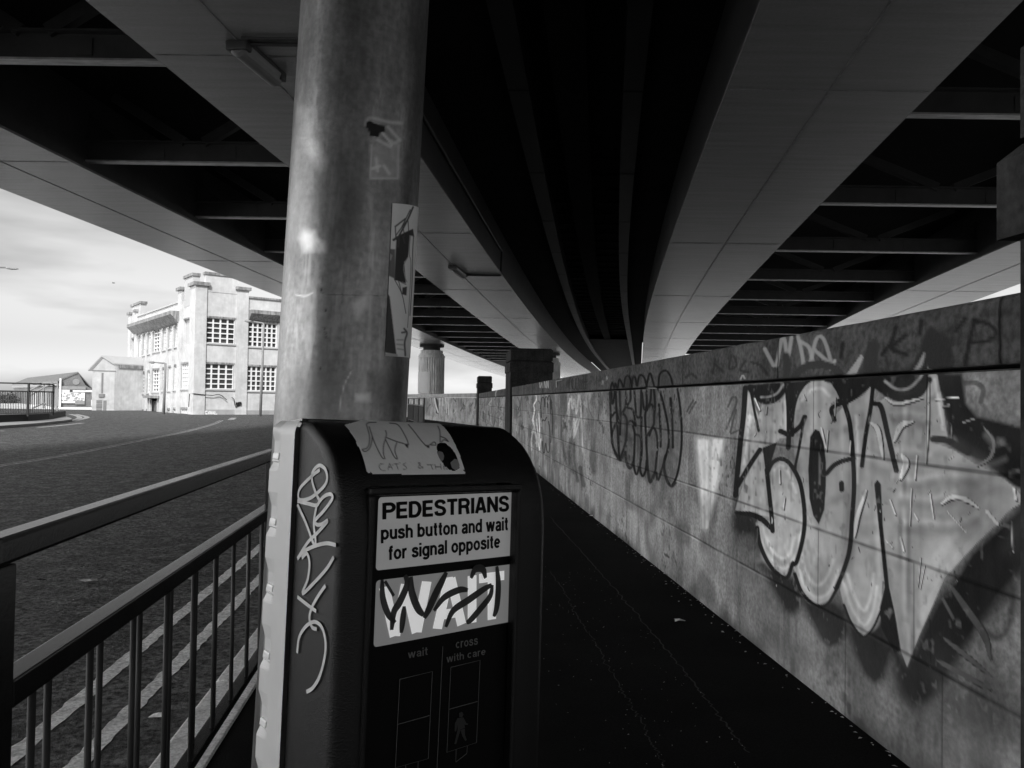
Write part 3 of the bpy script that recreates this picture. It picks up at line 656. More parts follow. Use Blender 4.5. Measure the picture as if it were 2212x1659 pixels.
    # grey drips
    for q, wd in (([(570, 800), (575, 1000), (600, 1200), (630, 1340)], 20), ([(655, 1200), (680, 1350), (715, 1440)], 40), ([(715, 1100), (720, 1300), (760, 1540)], 34), ([(790, 1380), (810, 1500), (830, 1590)], 46), ([(600, 840), (640, 960)], 12)):
        S(p, ZM, q, wd, .07, soft=10, alpha=.75)
    rg = random.Random(17)
    for k in range(34):
        x, y = rg.uniform(40, 1090), rg.uniform(540, 900); h_ = rg.uniform(30, 110); v_ = rg.choice((.03, .04, .05, .06, .62, .07))
        q = [(x, y + h_ * rg.random()), (x + 8, y), (x + 16, y + h_), (x + 26, y + h_ * .2), (x + 34, y + h_ * .8)][:rg.choice((3, 4, 5))]
        S(p, ZM, q, rg.uniform(5, 10), v_, soft=4, alpha=rg.uniform(.5, .95))
    rg = random.Random(8)
    for _ in range(50):
        x, y = rg.uniform(30, 1100), rg.uniform(560, 1500); S(p, ZM, [(x, y), (x + rg.uniform(-6, 6), y + rg.uniform(60, 200))], rg.uniform(6, 22), rg.choice((.12, .46)), alpha=rg.uniform(.1, .3), soft=8)
def paint_coping(p, yf, zf):
    VM = .48
    for q in ([(565, 395), (620, 500)], [(640, 500), (672, 330)], [(690, 330), (712, 440), (735, 320)], [(775, 312), (800, 420), (812, 505)], [(795, 350), (845, 385), (870, 470)], [(855, 480), (895, 330), (940, 335), (985, 480), (960, 470), (885, 405)]):
        S(p, Z3, q, 24, VM, soft=5, alpha=.8)
    S(p, Z3, [(1010, 470), (985, 530)], 20, .5, soft=4)
    S(p, Z3, [(755, 570), (815, 515), (900, 492), (1000, 515), (1055, 570)], 52, .06, soft=6)
    S(p, Z3, [(700, 440), (708, 520), (700, 580)], 46, .055, soft=8)
    PL(p, Z3, [(1180, 580), (1195, 440), (1222, 355), (1268, 325), (1292, 370), (1272, 580)], .055, soft=8)
    PL(p, Z3, [(1068, 576), (1178, 425), (1192, 450), (1140, 576)], .5, soft=4)
    PL(p, Z3, [(1470, 570), (1545, 420), (1580, 300), (1620, 245), (1665, 280), (1700, 300), (1742, 335), (1758, 420), (1755, 570)], .045, soft=10)
    S(p, Z3, [(1500, 555), (1548, 500), (1578, 425)], 26, .45, soft=6, taper=True)
    PL(p, Z3, [(1590, 560), (1605, 505), (1615, 560)], .5, soft=4)
    for q in ([(1400, 255), (1370, 350), (1310, 430)], [(1460, 310), (1370, 390), (1465, 430)], [(1560, 215), (1550, 300)], [(1900, 210), (1870, 330), (1835, 500)], [(1895, 215), (1990, 240), (2035, 300), (1960, 350), (1870, 350)], [(1840, 200), (1780, 280)], [(1060, 360), (1050, 450)]):
        S(p, Z3, q, 26, .022, soft=6, alpha=.9)
    for q in ([(250, 460), (235, 550)], [(245, 490), (300, 540)], [(350, 440), (340, 520), (385, 500), (370, 440)], [(440, 470), (410, 530), (460, 540)], [(480, 480), (540, 500), (585, 560)], [(60, 575), (100, 555), (130, 580)]):
        S(p, Z3, q, 15, .035, soft=4, alpha=.8)
    S(p, Z3, [(410, 590), (425, 562), (438, 585)], 10, .5, soft=3)
    # tops of the bubble letters
    for q in ([(1140, 470), (1160, 400), (1185, 460), (1195, 410), (1215, 460)], [(1225, 460), (1240, 365), (1265, 390), (1285, 450)], [(1295, 450), (1310, 350), (1340, 320), (1370, 360), (1385, 450)], [(1385, 450), (1400, 340), (1425, 340), (1445, 440)], [(1450, 440), (1470, 330), (1500, 312), (1535, 350), (1560, 440)], [(1555, 440), (1597, 290), (1645, 440)], [(1695, 440), (1705, 320), (1740, 270), (1790, 265), (1835, 330), (1860, 430)]):
        S(p, ZM, q, 24, .010, soft=5)
    PL(p, ZM, [(1310, 450), (1320, 350), (1350, 340), (1375, 450)], .05, soft=8, alpha=.8); PL(p, ZM, [(1710, 430), (1730, 300), (1790, 290), (1840, 430)], .06, soft=14, alpha=.7)
    rg = random.Random(23)
    for k in range(22):
        x = rg.uniform(60, 1120); y = 470 - (x - 60) * .10 + rg.uniform(-70, 0); h_ = rg.uniform(20, 60)
        S(p, ZM, [(x, y + h_), (x + 6, y), (x + 14, y + h_ * .9), (x + 22, y + h_ * .1)], rg.uniform(4, 7), rg.choice((.03, .04, .5, .05)), soft=3, alpha=.8)
    # small tags further on
    for q in ([(650, 440), (670, 340), (660, 470)], [(680, 340), (700, 470)], [(700, 350), (690, 440), (730, 470), (735, 350)], [(745, 350), (740, 460), (775, 470), (770, 350)], [(790, 370), (790, 470), (810, 460), (805, 400)], [(825, 300), (830, 470)], [(850, 340), (852, 470)], [(838, 390), (868, 385)], [(640, 400), (680, 390)]):
        S(p, ZM, q, 8, .04, soft=3)
    for q in ([(135, 420), (180, 460)], [(130, 470), (200, 450)], [(245, 490), (255, 430), (275, 490)], [(455, 400), (465, 490)], [(910, 410), (940, 330), (950, 420), (985, 330), (975, 420)], [(985, 370), (1020, 350)]): S(p, ZM, q, 7, .07, soft=3)
    for q in ([(320, 380), (325, 460), (345, 400), (350, 460)], [(370, 460), (375, 380), (390, 460)], [(400, 460), (400, 370), (420, 460), (420, 370)], [(510, 380), (512, 450)], [(510, 378), (575, 372)]): S(p, ZM, q, 7, .5, soft=3)

wl = thing('parapet_wall', (wallx(8), 8, 0), 'long block parapet wall with silver bubble-letter graffiti beside the dark pavement', 'wall')
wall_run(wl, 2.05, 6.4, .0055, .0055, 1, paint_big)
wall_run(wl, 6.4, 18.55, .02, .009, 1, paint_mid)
coping_run(wl, 2.05, 6.4, .008, .008, 40, paint_coping)
coping_run(wl, 6.4, 18.55, .02, .012, 41, paint_coping)
wall_back(wl, 2.06, 18.5)
def far_scribble(seed, zfn, x0, x1, y0, y1, n):
    def cb(p, yf, zf):
        rg = random.Random(seed)
        for _ in range(n):
            x, y = rg.uniform(x0, x1), rg.uniform(y0, y1)
            q = [(x + rg.uniform(-16, 16), y + k * rg.uniform(20, 45)) for k in range(rg.choice((2, 3, 4)))]
            S(p, zfn, q, rg.uniform(5, 14), rg.choice((.05, .06, .08, .55, .12)), soft=4, alpha=rg.uniform(.4, .9))
    return cb
w2 = thing('parapet_wall', (wallx(28), 28, 0), 'shorter parapet wall with streaked tags between the two free-standing piers', 'wall')
wall_run(w2, 20.1, 36.6, .04, .02, 5, far_scribble(4, Z4b, 990, 1310, 920, 1250, 46))
coping_run(w2, 20.1, 36.6, .06, .03, 45, far_scribble(6, Z4b, 990, 1310, 850, 890, 8)); wall_back(w2, 20.1, 36.6)
# bent far wall
E0, E1 = np.array([-1.75, 38.1]), np.array([-7.6, 54.5]); ed = (E1 - E0) / np.linalg.norm(E1 - E0); en = np.array([ed[1], -ed[0]])
w3 = thing('parapet_wall', (*E0, 0), 'far parapet wall bending left beyond the second pier with a dark figure-like tag', 'wall')
n1_, n2_ = 220, 70
uu, zz = np.meshgrid(np.linspace(0, np.linalg.norm(E1 - E0), n1_), np.linspace(-.05, 1.37, n2_), indexing='ij')
P = np.stack([E0[0] + ed[0] * uu, E0[1] + ed[1] * uu, zz], -1); pt = Painter(P)
far_scribble(9, Z4b, 285, 940, 930, 1120, 26)(pt, None, None)
S(pt, Z4b, [(410, 950), (435, 1020), (440, 1140)], 34, .04, soft=5); S(pt, Z4b, [(405, 960), (425, 1060), (450, 1140)], 14, .6, soft=4)
for q in ([(470, 1050), (475, 950), (500, 940), (510, 1060)], [(520, 940), (540, 930), (555, 1150)], [(570, 940), (580, 1170)]): S(pt, Z4b, q, 10, .55, soft=4)
PL(pt, Z4b, [(285, 960), (350, 960), (360, 1180), (290, 1190)], .10, soft=14, alpha=.6); PL(pt, Z4b, [(660, 920), (770, 910), (760, 1080), (690, 1080)], .10, soft=14, alpha=.5)
PL(pt, Z4b, [(870, 790), (915, 790), (910, 860), (885, 860)], .6, soft=3); S(pt, Z4b, [(880, 870), (890, 940), (915, 1000), (900, 1090)], 10, .05, soft=3)
set_paint(grid_mesh('wall_face', P, M['wall'], w3), pt.rgba())
mb = MB(); e3 = np.array([*ed, 0]); n3 = np.array([*en, 0])
mb.obox((*E0, 0), e3, n3, (0, 0, 1), (0, 17.4), (.03, .5), (-.05, 1.37)); mb.build('wall_core', M['pier'], w3)
mb = MB(); mb.obox((*E0, 0), e3, n3, (0, 0, 1), (0, 17.4), (-.02, .5), (1.39, 1.60)); mb.build('coping', mat('plain_coping', .27, .9, .3, 3, fine=.2), w3)

def pier(Y, length, zoff, across, label, prot=.03, om=.04):
    t = thing('stone_pier', (wallx(Y), Y, 0), label, 'pier', None)
    base = np.array([wallx(Y), Y, 0.0])
    def bx(lo, hi, z0, z1, o, nm, mtl, ch=0):
        mb = MB()
        a = (-o, length + o); b = (-across - o, prot + o)
        q = lambda i, j, z, c=0: base + WD * (a[i] + (c if i == 0 else -c)) + WN * (b[j] + (c if j == 0 else -c)) + np.array([0, 0, z])
        pts = [q(0, 0, z0), q(1, 0, z0), q(1, 1, z0), q(0, 1, z0)]
        if ch:
            mb.hexa(pts + [q(0, 0, z1 - ch), q(1, 0, z1 - ch), q(1, 1, z1 - ch), q(0, 1, z1 - ch)])
            mb.hexa([q(0, 0, z1 - ch), q(1, 0, z1 - ch), q(1, 1, z1 - ch), q(0, 1, z1 - ch)] + [q(0, 0, z1, ch), q(1, 0, z1, ch), q(1, 1, z1, ch), q(0, 1, z1, ch)])
        else: mb.hexa(pts + [q(0, 0, z1), q(1, 0, z1), q(1, 1, z1), q(0, 1, z1)])
        return mb.build(nm, mtl, t)
    bx(0, 0, -.05, 1.72 + zoff, 0, 'shaft', M['pier'])
    bx(0, 0, 1.725 + zoff, 2.0 + zoff, om, 'band', M['pier'], .055)
    bx(0, 0, 2.005 + zoff, 2.30 + zoff, 0, 'cap', M['pier'], .04)
    return t
pier(1.15, .995, 0, .9, 'nearest dark stone pier cut by the right edge of the view')
pier(18.6, 1.5, .23, .98, 'tall stone pier with dark front rising over the wall in mid distance', .05, .02)
pier(36.8, 1.3, .12, .62, 'smaller far stone pier standing where the wall bends', .05, .03)

# ================================================================== FLYOVER
H = 4.75; SZ = EYE + H
def fit(pts):
    p = np.polyfit([a for a, b in pts], [b for a, b in pts], 2); lo, hi = min(a for a, b in pts), max(a for a, b in pts)
    def g(Y):
        q = Y / H
        if q < lo: return H * (np.polyval(p, lo) + np.polyval(np.polyder(p), lo) * (q - lo))
        if q > hi: return H * (np.polyval(p, hi) + np.polyval(np.polyder(p), hi) * (q - hi))
        return H * np.polyval(p, q)
    return g
OLo = fit([(3.768, -2.511), (7.743, -2.293), (14.3, -1.907), (34, -.10)]); OLi = fit([(2.89, -1.926), (5.95, -1.756), (10.55, -1.395), (24, -.09)])
Ll = fit([(1.95, -1.09), (3.40, -.98), (9.43, -.42), (14.75, .142)]); Lr = fit([(3.19, -.386), (6.08, -.092), (9.38, .277), (22.4, 2.09)])
Rl = fit([(2.57, .684), (4.76, .98), (6.7, 1.225), (12.2, 2.08)]); Rr = fit([(1.884, 1.247), (2.41, 1.316), (4.87, 1.687), (15.66, 3.53)])
ROi = fit([(4.56, 3.02), (6, 3.27), (10.08, 4.117)]); ROo = fit([(5, 3.80), (6.17, 4.083), (7.757, 4.458)])
YS = list(np.arange(-50, 40, 1.5)) + list(np.arange(40, 175, 3))
br = thing('flyover_bridge', (0, 0, SZ), 'dark steel road flyover with broad box girders spanning overhead', 'bridge')
def ribbon(mb, A, B, zA, zB, Y0=-50, Y1=175, flip=False):
    ys = [y for y in YS if Y0 <= y <= Y1]; V = []
    for y in ys: V += [(A(y), y, zA), (B(y), y, zB)]
    mb.add(V, [(2 * i, 2 * i + 2, 2 * i + 3, 2 * i + 1) if not flip else (2 * i, 2 * i + 1, 2 * i + 3, 2 * i + 2) for i in range(len(ys) - 1)])
DEP = 1.66
def girder(A, B, Y1, seams, lip=.07):
    mb = MB()
    ribbon(mb, A, B, SZ, SZ, Y1=Y1); 
    ribbon(mb, A, A, SZ, SZ + .05, Y1=Y1); ribbon(mb, B, B, SZ, SZ + .05, Y1=Y1)
    A2 = lambda y: A(y) + lip; B2 = lambda y: B(y) - lip
    ribbon(mb, A, A2, SZ + .05, SZ + .05, Y1=Y1); ribbon(mb, B, B2, SZ + .05, SZ + .05, Y1=Y1)
    c = lambda y: .5 * (A(y) + B(y)); 
    c1 = lambda y: c(y) - .012; c2 = lambda y: c(y) + .012
    g = mb.build('box_girder', M['soffit'], br)
    mb = MB(); ribbon(mb, c1, c2, SZ - .008, SZ - .008, Y1=Y1); ribbon(mb, c1, c1, SZ - .008, SZ, Y1=Y1); ribbon(mb, c2, c2, SZ - .008, SZ, Y1=Y1)
    for y in seams:
        if y > Y1 - 1: continue
        mb.hexa([(A(y) + .05, y - .014, SZ - .006), (B(y) - .05, y - .014, SZ - .006), (B(y) - .05, y + .014, SZ - .006), (A(y) + .05, y + .014, SZ - .006)] + [(A(y) + .05, y - .014, SZ + .01), (B(y) - .05, y - .014, SZ + .01), (B(y) - .05, y + .014, SZ + .01), (A(y) + .05, y + .014, SZ + .01)])
    mb.build('weld_seam', M['seam'], g)
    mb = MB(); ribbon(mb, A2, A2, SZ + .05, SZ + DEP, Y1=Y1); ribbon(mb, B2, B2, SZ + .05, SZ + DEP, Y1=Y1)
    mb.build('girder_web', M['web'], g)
    return g
M['seam'] = mat('weld_seam', .24, .6, .5, 4)
def seamset(y0): return [y0 + 11.2 * k for k in range(-4, 14)]
girder(OLo, OLi, 175, seamset(15.6)); girder(Ll, Lr, 175, seamset(10.6))
girder(Rl, Rr, 150, seamset(11.5)); girder(ROi, ROo, 82, seamset(31.5))
def bays(A, B, ylist):
    for y in ylist:
        xa, xb = A(y) - .07, B(y) + .07; z0 = SZ + .20
        mb = MB(); mb.box(xa, xb, y - .012, y + .012, z0 + .03, z0 + .42); mb.box(xa, xb, y - .14, y + .14, z0 + .42, z0 + .45)
        for k in range(1, 3): mb.box(xa + (xb - xa) * k / 3 - .12, xa + (xb - xa) * k / 3 + .12, y - .03, y + .03, z0 + .1, z0 + .36)
        bm_ = mb.build('cross_beam', M['beam'], br)
        mb = MB(); mb.box(xa, xb, y - .10, y + .10, z0 - .002, z0 + .03); mb.build('bottom_flange', M['flange'], bm_)
        mb = MB(); xm = .5 * (xa + xb)
        for xe in (xa + .1, xb - .1): mb.bar((xm + (.2 if xe > xm else -.2), y, z0 + .45), (xm + (xe - xm) * .8, y, SZ + DEP - .05), .2, .16, up=(0, 1, 0))
        for xe, sg in ((xa, 1), (xb, -1)):
            mb.add([(xe, y - .012, z0 + .45), (xe + sg * .7, y - .012, z0 + .45), (xe, y - .012, z0 + 1.1), (xe, y + .012, z0 + .45), (xe + sg * .7, y + .012, z0 + .45), (xe, y + .012, z0 + 1.1)], [(0, 1, 2), (3, 5, 4), (0, 2, 5, 3), (1, 4, 5, 2), (0, 3, 4, 1)])
        mb.build('brace', M['beam'], bm_)
bays(OLi, Ll, [11.35 + 4.92 * k for k in range(-7, 18)])
bays(Rr, ROi, [13.0 + 5.85 * k for k in range(-6, 12)])
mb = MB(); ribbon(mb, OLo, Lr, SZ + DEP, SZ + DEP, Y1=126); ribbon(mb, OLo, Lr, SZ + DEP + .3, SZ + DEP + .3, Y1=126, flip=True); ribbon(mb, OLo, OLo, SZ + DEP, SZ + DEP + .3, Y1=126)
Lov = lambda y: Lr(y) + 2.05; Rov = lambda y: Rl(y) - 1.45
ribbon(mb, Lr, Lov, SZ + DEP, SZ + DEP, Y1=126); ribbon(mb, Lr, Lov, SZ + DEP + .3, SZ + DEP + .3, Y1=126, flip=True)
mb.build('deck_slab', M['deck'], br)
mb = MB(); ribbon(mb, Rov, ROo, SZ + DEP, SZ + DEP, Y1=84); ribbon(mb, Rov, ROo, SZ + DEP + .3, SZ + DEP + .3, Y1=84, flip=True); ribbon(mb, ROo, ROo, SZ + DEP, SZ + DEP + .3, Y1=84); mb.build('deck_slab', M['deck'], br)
def fascia(A, wd, Y1):
    mb = MB(); B = lambda y: A(y) + wd
    ribbon(mb, A, B, SZ + DEP - .14, SZ + DEP - .14, Y1=Y1); ribbon(mb, A, A, SZ + DEP - .14, SZ + DEP + .75, Y1=Y1); ribbon(mb, B, B, SZ + DEP - .14, SZ + DEP + .75, Y1=Y1)
    for k in range(-8, 14):
        y = 9.8 + 5.6 * k; mb.box(A(y), B(y), y - .02, y + .02, SZ + DEP - .148, SZ + DEP - .12)
    mb.build('edge_beam', M['edge'], br)
M['edge'] = mat('edge_beam_steel', .016, .5, .3, 1, spec=.25)
fascia(lambda y: Lr(y) + 1.65, .42, 175); fascia(lambda y: Rl(y) - 1.5, .40, 175)
mb = MB(); ribbon(mb, Lov, Rov, SZ + DEP + .5, SZ + DEP + .5, Y1=175); ribbon(mb, Lov, Rov, SZ + DEP + .8, SZ + DEP + .8, Y1=175, flip=True)
cA = lambda y: .5 * (Lov(y) + Rov(y)) - .5; cB = lambda y: .5 * (Lov(y) + Rov(y)) + .2
ribbon(mb, cA, cB, SZ + DEP + .2, SZ + DEP + .2, Y1=175); ribbon(mb, cA, cA, SZ + DEP + .2, SZ + DEP + .5, Y1=175); ribbon(mb, cB, cB, SZ + DEP + .2, SZ + DEP + .5, Y1=175)
ribbon(mb, Lr, Rl, SZ + DEP + .06, SZ + DEP + .06, Y0=78, Y1=175)
for k in range(0, 50):
    y = 20 + 1.6 * k; mb.box(Lov(y), Rov(y), y - .12, y + .12, SZ + DEP + .42, SZ + DEP + .49)
mb.build('centre_slab', M['deck'], br)

def column(x, y, rad, label, poster=False):
    t = thing('bridge_column', (x, y, 0), label, 'column', 'fluted columns carrying the flyover')
    zt = SZ
    mb = MB(); mb.lathe((x, y), [(rad, -.1), (rad, zt - 1.15)], 96, 3, .09); mb.build('shaft', M['column'], t)
    mb = MB(); mb.lathe((x, y), [(rad * 1.03, zt - 1.15), (rad * 1.03, zt - .95), (rad * .95, zt - .93), (rad * .95, zt - .80), (rad * .86, zt - .78), (rad * .86, zt - .50)], 8 * 6); mb.build('capital', M['column'], t)
    mb = MB(); mb.lathe((x, y), [(rad * .66, zt - .50), (rad * .66, zt - .22)], 32); mb.lathe((x, y), [(rad * .95, zt - .22), (rad * .95, zt - .005)], 12); mb.build('bearing', M['web'], t)
    if poster:
        mb = MB(); n = 30; V = []; F = []
        for k in range(n + 1):
            a = math.pi * (.72 + .78 * k / n)
            for z in (2.2, 2.9, 3.62 + .05 * math.sin(k * 1.3)): V.append((x + (rad + .03) * math.cos(a), y + (rad + .03) * math.sin(a), z - (.5 * k / n if z < 2.5 else 0)))
        for k in range(n):
            for j in range(2): F.append((k * 3 + j, (k + 1) * 3 + j, (k + 1) * 3 + j + 1, k * 3 + j + 1))
        mb.add(V, F); mb.build('paper_poster', M['board'], t)
    return t
yc = 66.5; xc = aty(932, 800, yc)[0]
column(xc, yc, 1.12, 'bright fluted column wrapped in torn paper left of the far piers', True)
yc2 = 76.0; xc2 = aty(1184, 790, yc2)[0]
column(xc2, yc2, 1.22, 'shaded fluted column half hidden behind the tall stone pier')

# under-deck lights
def tube_light(pa, pb, label, wd, hh):
    A = atz(*pa, SZ - .06); B = atz(*pb, SZ - .06)
    t = thing('tube_light', (A + B) / 2, label, 'light', 'strip lights fixed under the flyover')
    d = B - A; L = np.linalg.norm(d); d /= L; s_ = np.array([-d[1], d[0], 0]); s_ /= np.linalg.norm(s_)
    def prism(a0, a1, sc_, dz, nm, mtl):
        mb = MB(); n = 12; V = []; F = []
        for a, k in ((a0, .8), (a0 + .04, 1), (a1 - .04, 1), (a1, .8)):
            for i in range(n):
                th = math.pi * i / (n - 1); V.append(A + d * a + s_ * (math.cos(th) * wd / 2 * sc_ * k) + np.array([0, 0, .05 + dz - math.sin(th) * hh * sc_ * k]))
        for r in range(3):
            for i in range(n - 1): F.append((r * n + i, r * n + i + 1, (r + 1) * n + i + 1, (r + 1) * n + i))
            F.append((r * n + n - 1, r * n, (r + 1) * n, (r + 1) * n + n - 1))
        F.append(tuple(range(n))); F.append(tuple(3 * n + n - 1 - i for i in range(n)))
        mb.add(V, F); return mb.build(nm, mtl, t)
    prism(0, L, 1.0, 0, 'diffuser', M['lampgrey'])
    mb = MB(); mb.obox(A, d, s_, (0, 0, 1), (-.02, L + .02), (-wd / 2 - .006, wd / 2 + .006), (.01, .055)); mb.build('base_plate', M['beam'], t)
    for a in (-.03, L - .12):
        mb = MB(); mb.obox(A, d, s_, (0, 0, 1), (a, a + .15), (-wd / 2 - .004, wd / 2 + .004), (-hh * .62 + .05, .045)); mb.build('end_cap', M['beam'], t, bevel=.02)
    return t, A, B
t1, A1, B1 = tube_light((512, 96), (596, 168), 'long strip light under the second girder left of the pole', .30, .20)
mb = MB(); xr = Lr(A1[1]) - .1
mb.tube([(A1[0] + .1, A1[1] + .05, SZ - .03), (xr, A1[1] + .05, SZ - .03)], .028, 8); mb.tube([(A1[0] + .1, A1[1] - .12, SZ - .03), (xr, A1[1] - .12, SZ - .03)], .02, 8); mb.build('conduit', M['beam'], t1)
t2, A2_, B2_ = tube_light((977, 577), (1001, 596), 'small distant strip light under the second girder right of the pole', .3, .16)
mb = MB(); yb = B2_[1]; xw = Lr(yb) - .05
mb.tube([(B2_[0], yb, SZ - .03), (xw, yb, SZ - .03)], .03, 8); mb.tube([(xw, yb, SZ - .03), (xw + .03, yb, SZ + .9)], .035, 8)
mb.tube([(Lr(y) - .02, y, SZ + .9) for y in np.arange(yb, 6, -2)], .035, 8); mb.build('conduit', M['beam'], t2)

# ================================================================== GUARD RAILS
def gx(Y): return -.903 - .106 * (Y - 1.356)
gr = thing('guard_rail', (gx(2.5), 2.5, 0), 'dark steel pedestrian guard rail panel along the near kerb', 'guard rail')
Ya, Yb = 1.352, 3.72
def gp(Y, z, dx=0): return (gx(Y) + dx, Y, z)
def bar_part(nm, p, q, ww, hh, par, bev=.004, mt=None):
    mt = mt or ('rail' if bev else 'farrail')
    mb = MB(); mb.bar(p, q, ww, hh); return mb.build(nm, M[mt], par, bevel=bev)
bar_part('top_rail', gp(Ya - .03, .975), gp(Yb + .03, .975), .052, .05, gr, .008)
bar_part('mid_rail', gp(Ya + .025, .715, .0), gp(Yb - .025, .715), .052, .05, gr)
bar_part('bottom_rail', gp(Ya + .025, .075), gp(Yb - .025, .075), .05, .03, gr)
for Y in (Ya, Yb): bar_part('post', gp(Y, -.05), gp(Y, .949), .05, .05, gr)
for i in range(18):
    Y = 1.47 + .125 * i
    if Y > Yb - .05: break
    dx = 0.013 if i % 2 == 0 else -.018
    mb = MB(); mb.tube([gp(Y, .09, dx), gp(Y, .69, dx)], .0075, 10); mb.build('baluster', M['farrail'], gr, smooth=True)
def rail_panel(p, q, z0, h, nb, label, group, gapfrac=.26, prefix='guard_rail', post_ends=(1, 1), thick=.05):
    p, q = np.asarray(p, float), np.asarray(q, float)
    t = thing(prefix, ((p[0] + q[0]) / 2, (p[1] + q[1]) / 2, z0), label, 'guard rail', group)
    P3 = lambda f, z: np.array([*(p + (q - p) * f), z0 + z])
    bar_part('top_rail', P3(0, h), P3(1, h), thick, thick, t, 0); bar_part('mid_rail', P3(0, h * (1 - gapfrac)), P3(1, h * (1 - gapfrac)), thick, thick, t, 0)
    bar_part('bottom_rail', P3(0, .08), P3(1, .08), thick, .03, t, 0)
    for f, k in zip((0, 1), post_ends):
        if k: bar_part('post', P3(f, -.05), P3(f, h), thick * 1.2, thick * 1.2, t, 0)
    for i in range(nb):
        f = (i + 1) / (nb + 1); mb = MB(); mb.tube([P3(f, .08), P3(f, h * (1 - gapfrac))], .016, 6); mb.build('baluster', M['farrail'], t)
    return t
# far guard rail curving along the kerb beyond the pole
gpts = [(aty(916, 880, 31)[0], 31), (aty(905, 880, 34)[0], 34), (aty(894, 880, 37.5)[0], 37.5), (aty(882, 880, 41)[0], 41)]
gl = ['nearest panel of the curved far guard rail right of the pole', 'second panel of the curved far guard rail right of the pole', 'farthest panel of the curved guard rail, touching the pole edge']
for i in range(3): rail_panel(gpts[i], gpts[i + 1], .12, 1.18, 12, gl[i], 'curved guard rail beyond the pole', post_ends=(1, 1 if i == 2 else 0))

# island upstand and railing
uw = thing('low_wall', (-22, 34, 0), 'low black kerb wall edging the far traffic island', 'wall')
mb = MB(); pts = [atz(*Z6b(a, b), .02) for a, b in [(-150, 888), (0, 880), (400, 862), (700, 838), (935, 790)]]
for i in range(len(pts) - 1):
    a, b = pts[i], pts[i + 1]; d = (b - a) / np.linalg.norm(b - a); nn_ = np.array([-d[1], d[0], 0])
    mb.obox(a, d, nn_, (0, 0, 1), (0, np.linalg.norm(b - a)), (0, .35), (-.05, .32 - .01 * i))
mb.build('wall_block', M['blackwall'], uw)
hp = [aty(*Z6b(-140, 690), 33.5), aty(*Z6b(400, 690), 34.5), aty(*Z6b(752, 690), 37)]
labs = ['island railing panel cut by the left edge of the view', 'island railing panel ending at the sloping handrails']
for i in range(2):
    za = .30; t = rail_panel(hp[i][:2], hp[i + 1][:2], za, 1.42, 22 if i == 0 else 12, labs[i], 'railings on the far traffic island', gapfrac=.25, post_ends=(0 if i == 0 else 0, 1), thick=.06)
hr = thing('handrail', aty(*Z6b(620, 690), 39), 'sloping stair handrails behind the island railing', 'handrail')
for pts in ([(430, 495), (610, 395), (760, 320), (825, 312)], [(420, 430), (620, 325), (740, 318)], [(455, 680), (620, 610), (735, 650), (860, 705)], [(625, 330), (622, 680)], [(820, 315), (822, 400)], [(810, 650), (815, 715)]):
    mb = MB(); mb.tube([aty(*Z6b(a, b), 40) for a, b in pts], .045, 6); mb.build('rail', M['lampgrey'], hr)

# ================================================================== SIGNAL POLE
PR = .0572
pax = np.array([.033, .035, 1.0])
pb0 = np.array([*aty(737, 905, .682)[:2], 0]); zref = aty(737, 905, .682)[2]
def pole_c(z): return pb0 + pax * (z - zref) + np.array([0, 0, zref])
def pole_pt(a, z, rr): c = pole_c(z); return np.stack([c[..., 0] + rr * np.cos(a), c[..., 1] + rr * np.sin(a), c[..., 2]], -1)
sp_ = thing('signal_pole', pole_c(0.0), 'weathered galvanised signal pole standing in the near foreground', 'pole')
na, nzp = 220, 420
zv = np.concatenate([np.linspace(0, 1.15, 10), np.linspace(1.16, 1.68, nzp), np.linspace(1.7, 3.4, 12)])
AA, ZZ_ = np.meshgrid(np.linspace(0, 2 * math.pi, na), zv, indexing='ij')
C = pb0[None, None, :] + pax * (ZZ_ - zref)[..., None]; 
P = np.stack([C[..., 0] + PR * np.cos(AA), C[..., 1] + PR * np.sin(AA), ZZ_], -1)
pt = Painter(P); facing = ((np.cos(AA) * P[..., 0] + np.sin(AA) * P[..., 1]) < 0).ravel()
al = np.arange(len(facing)); af = AA.ravel(); zf = ZZ_.ravel()
mott = vnoise(af * 5, zf * 12, 3) * .45 + vnoise(af * 13, zf * 34, 4) * .3 + vnoise(af * 40, zf * 130, 5) * .25
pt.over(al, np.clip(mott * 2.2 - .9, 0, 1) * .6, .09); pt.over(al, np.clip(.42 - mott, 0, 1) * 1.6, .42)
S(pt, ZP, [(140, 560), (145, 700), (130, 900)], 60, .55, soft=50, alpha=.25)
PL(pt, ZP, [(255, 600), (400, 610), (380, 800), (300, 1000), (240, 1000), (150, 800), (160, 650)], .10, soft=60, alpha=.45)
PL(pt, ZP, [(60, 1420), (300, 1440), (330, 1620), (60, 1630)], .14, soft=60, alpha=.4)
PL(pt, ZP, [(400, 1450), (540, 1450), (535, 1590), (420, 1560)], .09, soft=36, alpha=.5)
PL(pt, ZP, [(130, 920), (145, 890), (185, 895), (195, 930), (185, 965), (150, 968)], .66, soft=16, alpha=.75); PL(pt, ZP, [(195, 925), (225, 935), (228, 970), (200, 970)], .6, soft=14, alpha=.6)
for q in ([(150, 440), (160, 480)], [(160, 530), (180, 570)], [(185, 590), (205, 620)]): S(pt, ZP, q, 40, .6, soft=26, alpha=.4)
